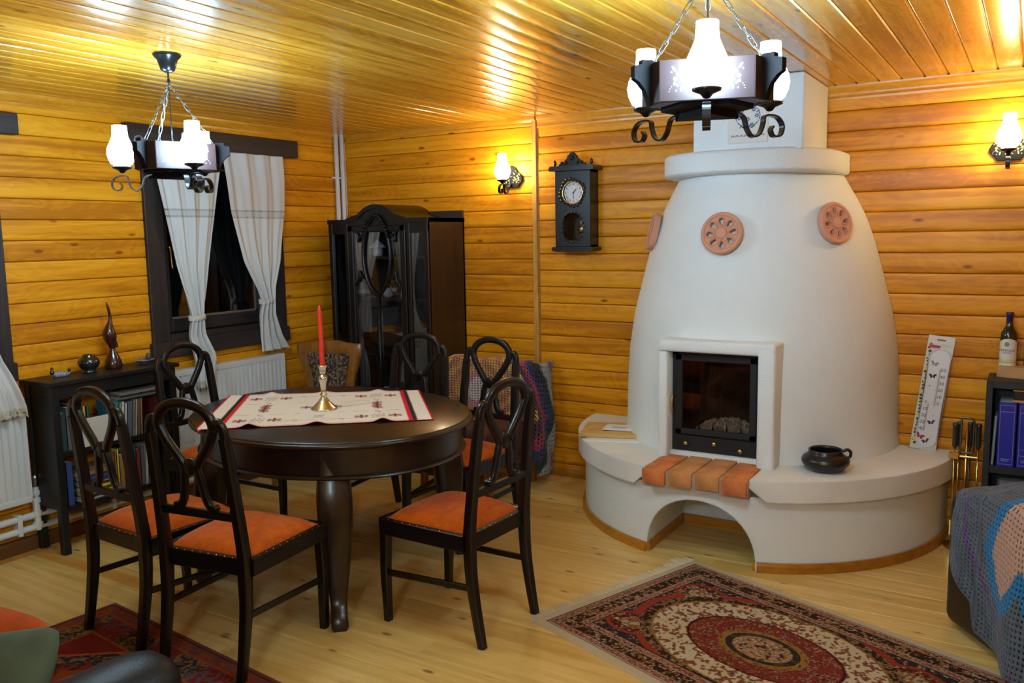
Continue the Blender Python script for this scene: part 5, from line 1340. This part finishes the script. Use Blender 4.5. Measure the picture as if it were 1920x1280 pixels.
def bm_(c):
    if c not in BC: BC[c] = plain('book_cover_%d' % len(BC), c, .55)
    return BC[c]
def book(y, z, t, d, h, col, label, lean=0, x1=None):
    """upright book; spine faces +x; t thickness along y"""
    r = thing('book', label, 'book', ((x1 or SX1-.03), y, z), 0, 'books on the low bookshelf')
    r.rotation_euler = (-math.radians(lean), 0, 0)
    cv_ = bm_(col)
    MB().box((-d, 0, 0), (0, .002, h)).box((-d, t-.002, 0), (0, t, h)).box((-.003, 0, 0), (0, t, h)).build('cover', cv_, r)
    MB().box((-d+.004, .002, .003), (-.003, t-.002, h-.003)).build('pages', paper_w, r)
    return r
def bookflat(y, z, w, d, t, col, label, rz=0, x1=None):
    r = thing('book', label, 'book', ((x1 or SX1-.03), y, z), rz, 'books on the low bookshelf')
    cv_ = bm_(col)
    MB().box((-d, 0, 0), (0, w, .002)).box((-d, 0, t-.002), (0, w, t)).box((-.003, 0, 0), (0, w, t)).build('cover', cv_, r)
    MB().box((-d+.004, .003, .002), (-.003, w-.003, t-.002)).build('pages', paper_w, r)
    return r
# upper shelf
names = {(.02, .05, .05): 'dark green', (.55, .52, .44): 'cream', (.10, .11, .12): 'charcoal', (.48, .33, .16): 'tan', (.01, .20, .30): 'turquoise', (.45, .46, .44): 'pale grey', (.20, .03, .03): 'dark red', (.65, .55, .02): 'yellow', (.03, .06, .20): 'navy', (.02, .10, .09): 'petrol green', (.30, .14, .05): 'brown', (.18, .19, .17): 'slate', (.60, .34, .05): 'orange'}
def run_books(seq, y0, z, where):
    y = y0; prev = 'the shelf end'
    for t, h, col, lean in seq:
        nm = names[col]
        book(y, z, t, .17, h, col, f'{nm} book on the {where}, next to {prev}', lean); y += t+.0015+abs(math.sin(math.radians(lean)))*.004; prev = f'the {nm} one'
    return y
run_books([(.03, .20, (.02, .05, .05), 0), (.022, .225, (.10, .11, .12), 0), (.014, .19, (.45, .46, .44), 0), (.03, .23, (.18, .19, .17), 0)], SY0+.05, .5352, 'upper shelf')
b_ = book(-2.375, .5352, .012, .17, .235, (.30, .14, .05), 'brown pamphlet upright behind the large cream book on the upper shelf')
b_ = book(-2.355, .5352, .014, .17, .215, (.60, .34, .05), 'orange illustrated book upright behind the large cream book on the upper shelf')
b_ = book(-2.335, .5352, .014, .17, .21, (.02, .10, .09), 'petrol green book upright beside the orange illustrated book')
lb_ = thing('book', 'large cream book leaning open against the upper shelf row, broad side out', 'book', (SX1-.022, -2.38, .536), 0, 'books on the low bookshelf')
MB().box((0, 0, 0), (.012, .20, .15), bev=.002).build('cover', bm_((.55, .52, .44)), lb_); MB().box((-.003, .003, .003), (0, .197, .147)).build('pages', paper_w, lb_)
yy = run_books([(.022, .20, (.01, .20, .30), 0), (.016, .20, (.55, .52, .44), 5), (.016, .19, (.45, .46, .44), 5), (.030, .195, (.10, .11, .12), 5), (.014, .195, (.18, .19, .17), 5), (.014, .20, (.48, .33, .16), 5), (.018, .20, (.10, .11, .12), 4), (.014, .20, (.30, .14, .05), 3)], -2.17, .5352, 'upper shelf')
b_ = book(-1.885, .5352, .012, .17, .27, (.20, .03, .03), 'tall dark red book upright at the right end of the upper shelf')
b_ = book(-1.87, .5352, .010, .17, .272, (.45, .46, .44), 'tall pale grey book at the very right end of the upper shelf')
for k, (c_, t, w) in enumerate((((.45, .46, .44), .008, .24), ((.18, .19, .17), .008, .23), ((.20, .03, .03), .007, .24), ((.02, .10, .09), .008, .25), ((.45, .46, .44), .007, .24), ((.10, .11, .12), .008, .23))):
    pass
z_ = .7405
st = [((.02, .10, .09), .007, .23), ((.45, .46, .44), .006, .24), ((.10, .11, .12), .007, .22), ((.20, .03, .03), .006, .24), ((.55, .52, .44), .007, .23), ((.45, .46, .44), .006, .24)]
for k, (c_, t, w) in enumerate(st):
    bookflat(-2.15+.006*k, z_, w, .16, t, c_, ['lowest', 'second', 'third', 'fourth', 'fifth', 'topmost'][k]+f' {names[c_]} booklet of the flat pile lying on the upper row', .0); z_ += t+.0005
# lower shelf
run_books([(.035, .23, (.03, .06, .20), 0)], SY0+.06, .2452, 'lower shelf')
z_ = .2455
lows = [((.55, .52, .44), .014), ((.03, .06, .20), .012), ((.65, .55, .02), .016), ((.18, .19, .17), .010), ((.65, .55, .02), .018), ((.20, .03, .03), .010), ((.45, .46, .44), .008), ((.10, .11, .12), .012), ((.03, .06, .20), .026), ((.30, .14, .05), .030)]
rank = ['lowest', 'second', 'third', 'fourth', 'fifth', 'sixth', 'seventh', 'eighth', 'ninth', 'topmost']
for k, (c_, t) in enumerate(lows):
    bookflat(-2.40+.004*(k % 3), z_, .185-.01*(k % 2), .17, t, c_, f'{rank[k]} book of the lying pile on the lower shelf, {names[c_]}', .0, SX1-.025-.004*(k % 2)); z_ += t+.0005
run_books([(.010, .225, (.30, .14, .05), 0), (.012, .235, (.65, .55, .02), 0), (.030, .20, (.30, .14, .05), 0), (.020, .21, (.20, .03, .03), 0), (.020, .215, (.55, .52, .44), 0), (.028, .225, (.02, .10, .09), 0), (.024, .21, (.20, .03, .03), 0), (.022, .22, (.10, .11, .12), 0), (.018, .225, (.45, .46, .44), 3), (.016, .23, (.18, .19, .17), 3)], -2.195, .2452, 'lower shelf')
# things on the shelf top
bk2 = thing('woven_dish', 'small black and white openwork dish with upright handle at the left of the shelf top', 'dish', (.13, -2.385, SZ))
MB().lathe([(0, 0), (.028, 0), (.040, .022), (.036, .022), (.024, .005), (0, .005)], 20, sx=.8, sy=1.3).build('dish_body', plain('woven_pattern', (.30, .31, .34), .5, var=.9, vscale=160), bk2, smooth=True)
MB().lathe([(0, 0), (.010, 0), (.012, .012), (.006, .02), (.009, .03), (0, .04)], 12).build('handle', vase_glaze, bk2, smooth=True, loc=(0, -.048, .018))
MB().lathe([(0, 0), (.008, 0), (.009, .012), (0, .018)], 10).build('knob', vase_glaze, bk2, smooth=True, loc=(0, .045, .022))
tag(MB().lathe([(0, 0), (.035, 0), (.036, .008), (.030, .014), (.044, .028), (.056, .048), (.056, .062), (.045, .080), (.030, .088), (.033, .096), (.028, .097), (.024, .088), (.02, .06), (0, .03)], 32).build('glazed_vase', vase_glaze, None, smooth=True, loc=(.14, -2.235, SZ)), 'round glossy black vase with short neck on the low bookshelf', 'vase')
gd = thing('carved_bird', 'dark red carved gourd bird with long raised beak on the low bookshelf', 'figurine', (.13, -2.085, SZ))
MB().lathe([(0, 0), (.042, 0), (.047, .015), (.044, .04), (.032, .07), (.022, .092), (.016, .105), (.015, .115)], 28).build('lower_body', gourd_m, gd, smooth=True)
ks = [(0, 0, .112, .015), (0, -.002, .13, .020), (0, -.006, .155, .030), (0, -.010, .18, .036), (0, -.012, .205, .034), (0, -.008, .235, .022), (0, -.002, .26, .012), (0, 0, .29, .0085), (0, -.004, .32, .008), (0, -.010, .345, .006), (0, -.016, .37, .002)]
MB().tube(catmull([k[:3] for k in ks], 4), 1, 16, scale=[max(q.x, .001) for q in catmull([Vector((k[3], 0, 0)) for k in ks], 4)], up=(0, 1, 0)).build('upper_body', gourd_m, gd, smooth=True)
MB().add and None
w = MB(); w.prism([(.012, .112), (.036, .118), (.028, .150), (.014, .170)], -.004, .004, 'yz'); w.build('wing', gourd_m, gd)
ds = thing('blue_dish', 'shallow blue and white dish with a tiny jug, on the bookshelf end near the window', 'dish', (.13, -1.895, SZ))
MB().lathe([(0, 0), (.02, 0), (.024, .006), (.045, .018), (.060, .026), (.056, .027), (.02, .010), (0, .009)], 28).build('dish_body', plain('blue_white_ceramic', (.22, .24, .32), .25, coat=.5, var=.7, vscale=70), ds, smooth=True)
MB().lathe([(0, .008), (.012, .008), (.017, .024), (.013, .036), (.008, .042), (.010, .048), (0, .048)], 14).build('mini_jug', plain('mini_jug_dark', (.05, .05, .06), .3), ds, smooth=True, loc=(0, .03, .01))

# ---------------------------------------------------------------- rugs
def rug_persian():
    L_, Wd = 1.52, 1.03; c = .0032
    nx, ny = int(L_/c), int(Wd/c)
    x, y = np.meshgrid(np.linspace(0, L_, nx), np.linspace(0, Wd, ny))
    d = np.minimum(np.minimum(x, L_-x), np.minimum(y, Wd-y))
    dx_ = np.minimum(x, L_-x)
    cream, blk, dred, red2, pink, ochre, brown = map(np.array, ((.50, .42, .29), (.022, .016, .014), (.13, .022, .014), (.26, .038, .022), (.40, .17, .12), (.30, .16, .035), (.055, .028, .016)))
    C_ = np.ones(x.shape+(3,))*dred
    def P(mask, col): C_[mask] = col
    n_s = vnoise(x*120, y*120, 1); n_m = .6*vnoise(x*95, y*95, 2)+.4*vnoise(x*48, y*48, 9); n_f = hashn(np.floor(x*190), np.floor(y*190), 3)
    def flora(mask, bg, cols, th=.5):
        P(mask, bg); 
        q = np.floor(n_s*7).astype(int)
        for k, cc in enumerate(cols): P(mask & (n_m > th) & (q % len(cols) == k), cc)
    P(d < .040, cream)
    P((d >= .040) & (d < .045), blk)
    def band(a, b, bg, fg, per, amp=.5):
        m_ = (d >= a) & (d < b); mid = (a+b)/2; hwid = (b-a)/2
        s_ = np.where(np.minimum(x, L_-x) < np.minimum(y, Wd-y), y, x)
        ph = np.sin(s_*2*PI/per); P(m_, bg); P(m_ & (np.abs((d-mid)/hwid-ph*amp) < .28), fg); P(m_ & (n_f > .86), cream*.7); P(m_ & (n_f < .10), blk)
    P((d >= .045) & (d < .050), cream*.8); band(.050, .078, pink*.75, red2, .030)
    P((d >= .078) & (d < .082), cream*.7); P((d >= .082) & (d < .086), blk)
    flora((d >= .086) & (d < .140), brown*.6, [dred, ochre, dred*1.2, cream*.8, brown], .48)
    P((d >= .140) & (d < .144), cream*.7); band(.144, .168, pink*.8, red2*.8, .028); P((d >= .168) & (d < .172), cream*.6); P((d >= .172) & (d < .178), blk)
    inner = d >= .178
    flora(inner, dred*1.1, [dred, dred*1.4, brown], .62)
    cx_, cy_ = L_/2, Wd/2
    # corner areas dark with cream flowers
    ex = np.hypot((x-cx_)/.50, (y-cy_)/.335)
    flora(inner & (ex > 1.16), blk*1.3, [cream*.8, brown, (.30, .05, .03), cream*.55, brown, blk], .55)
    P(inner & (ex > 1.08) & (ex <= 1.16), red2)
    for sx in (-1, 1):
        for sy in (-1, 1):
            r_ = np.hypot((x-cx_-sx*.475)/.115, (y-cy_-sy*.215)/.085); flora(inner & (r_ < 1), dred*.7, [brown, dred, ochre, cream*.8], .5+.0)
            flora(inner & (r_ < .5), cream*.7, [(.3, .06, .04), ochre, brown], .45); P(inner & (np.abs(r_-1) < .09), red2)
    flora(inner & (ex <= 1.08) & (ex > .98), brown*.6, [dred, cream*.5, ochre*.6], .5)
    P((ex <= .98) & (ex > .955), ochre*.8)
    flora((ex <= .955), cream*1.02, [(.28, .07, .025), (.10, .06, .035), (.34, .10, .03), (.05, .06, .06)], .56)
    e2_ = np.hypot((x-cx_)/.33, (y-cy_)/.205)
    flora(e2_ < 1, red2*.75, [dred*.8, (.30, .15, .12), brown, dred, (.34, .20, .14)], .5); P((e2_ < 1) & (e2_ > .96), dred*.5)
    e3 = np.hypot((x-cx_)/.165, (y-cy_)/.115)
    flora(e3 < 1.12, ochre*.9, [brown, ochre, (.2, .08, .03)], .5); flora(e3 < .95, blk*1.4, [brown, (.1, .06, .03)], .6); P((e3 < .98) & (e3 > .93), ochre)
    flora(e3 < .74, brown, [cream*.9, (.40, .16, .11), ochre, (.12, .14, .08), (.45, .2, .13)], .34)
    zz = .006+.0012*n_s
    edge_ = np.minimum(d/.006, 1); zz = zz*edge_+.0006
    return x, y, zz, C_, L_, Wd
x, y, zz, C_, L_, Wd = rug_persian()
o = colored_grid('persian_rug', x, y-Wd, zz, C_, rug_m, None, loc=(3.105, -1.035, 0), rot=(0, 0, math.radians(-20.5)))
tag(o, 'red and cream oriental rug with central medallion in front of the fireplace', 'rug')
fb = MB()
for k in range(150):
    yk = -Wd*(k+.5)/150; rn = random.Random(k); l = .045+.02*rn.random(); s_ = .02*(rn.random()-.5)
    if 5 < k < 14: l += .03
    fb.add([(0, yk-.0018, .001), (0, yk+.0018, .001), (0, yk, .004), (-l, yk+s_-.001, .001), (-l, yk+s_+.001, .001), (-l, yk+s_, .003)], [(0, 1, 4, 3), (1, 2, 5, 4), (2, 0, 3, 5)])
o2 = fb.build('fringe', fringe_m, o); o2['kind'] = 'stuff'; lbl(o2, 'cream knotted fringe')
def rug_red():
    L_, Wd = 2.1, 1.35; c = .006; nx, ny = int(L_/c), int(Wd/c)
    x, y = np.meshgrid(np.linspace(0, L_, nx), np.linspace(0, Wd, ny)); d = np.minimum(np.minimum(x, L_-x), np.minimum(y, Wd-y))
    red, org, dk, pink, tan = map(np.array, ((.17, .018, .012), (.26, .06, .012), (.02, .018, .02), (.25, .07, .06), (.24, .13, .05)))
    C_ = np.ones(x.shape+(3,))*red; n1 = vnoise(x*80, y*80, 7); n2 = vnoise(x*34, y*34, 8)
    def P(m_, c_): C_[m_] = c_
    P(d < .02, pink*.8); P((d >= .02) & (d < .026), dk); P((d >= .026) & (d < .075), pink*.7); P((d >= .026) & (d < .075) & (n1 > .6), org)
    s_ = np.where(np.minimum(x, L_-x) < np.minimum(y, Wd-y), y, x)
    P((d >= .075) & (d < .085), org*1.2)
    m_ = (d >= .085) & (d < .20); blk_ = np.floor(s_/.17) % 2 == 0
    P(m_ & blk_, dk*1.2); P(m_ & blk_ & (n1 > .55), tan); P(m_ & blk_ & (n1 < .25), (.10, .11, .12)); P(m_ & ~blk_, red*1.2); P(m_ & ~blk_ & (n1 > .62), (.12, .08, .12))
    P((d >= .20) & (d < .215), org*1.2)
    m_ = d >= .215
    hx = np.abs(((x-.215) % .55)-.275)+np.abs(((y-.215) % .46)-.23)*1.1
    P(m_, red); P(m_ & (hx < .24), dk*1.3); P(m_ & (hx < .24) & (n1 > .6), tan*.8); P(m_ & (np.abs(hx-.25) < .012), org*1.4); P(m_ & (hx < .14), red*1.3); P(m_ & (hx < .14) & (n1 > .65), dk); P(m_ & (hx < .07), org)
    return x, y, .005*np.minimum(d/.006, 1)+.0006+.0008*n1, C_, L_, Wd
x, y, zz, C_, L_, Wd = rug_red()
o = colored_grid('red_rug', x, y-Wd, zz, C_, rug_m, None, loc=(1.03, -2.75, 0), rot=(0, 0, math.radians(-6)))
tag(o, 'worn red patterned rug under the two nearest chairs at the lower left', 'rug')
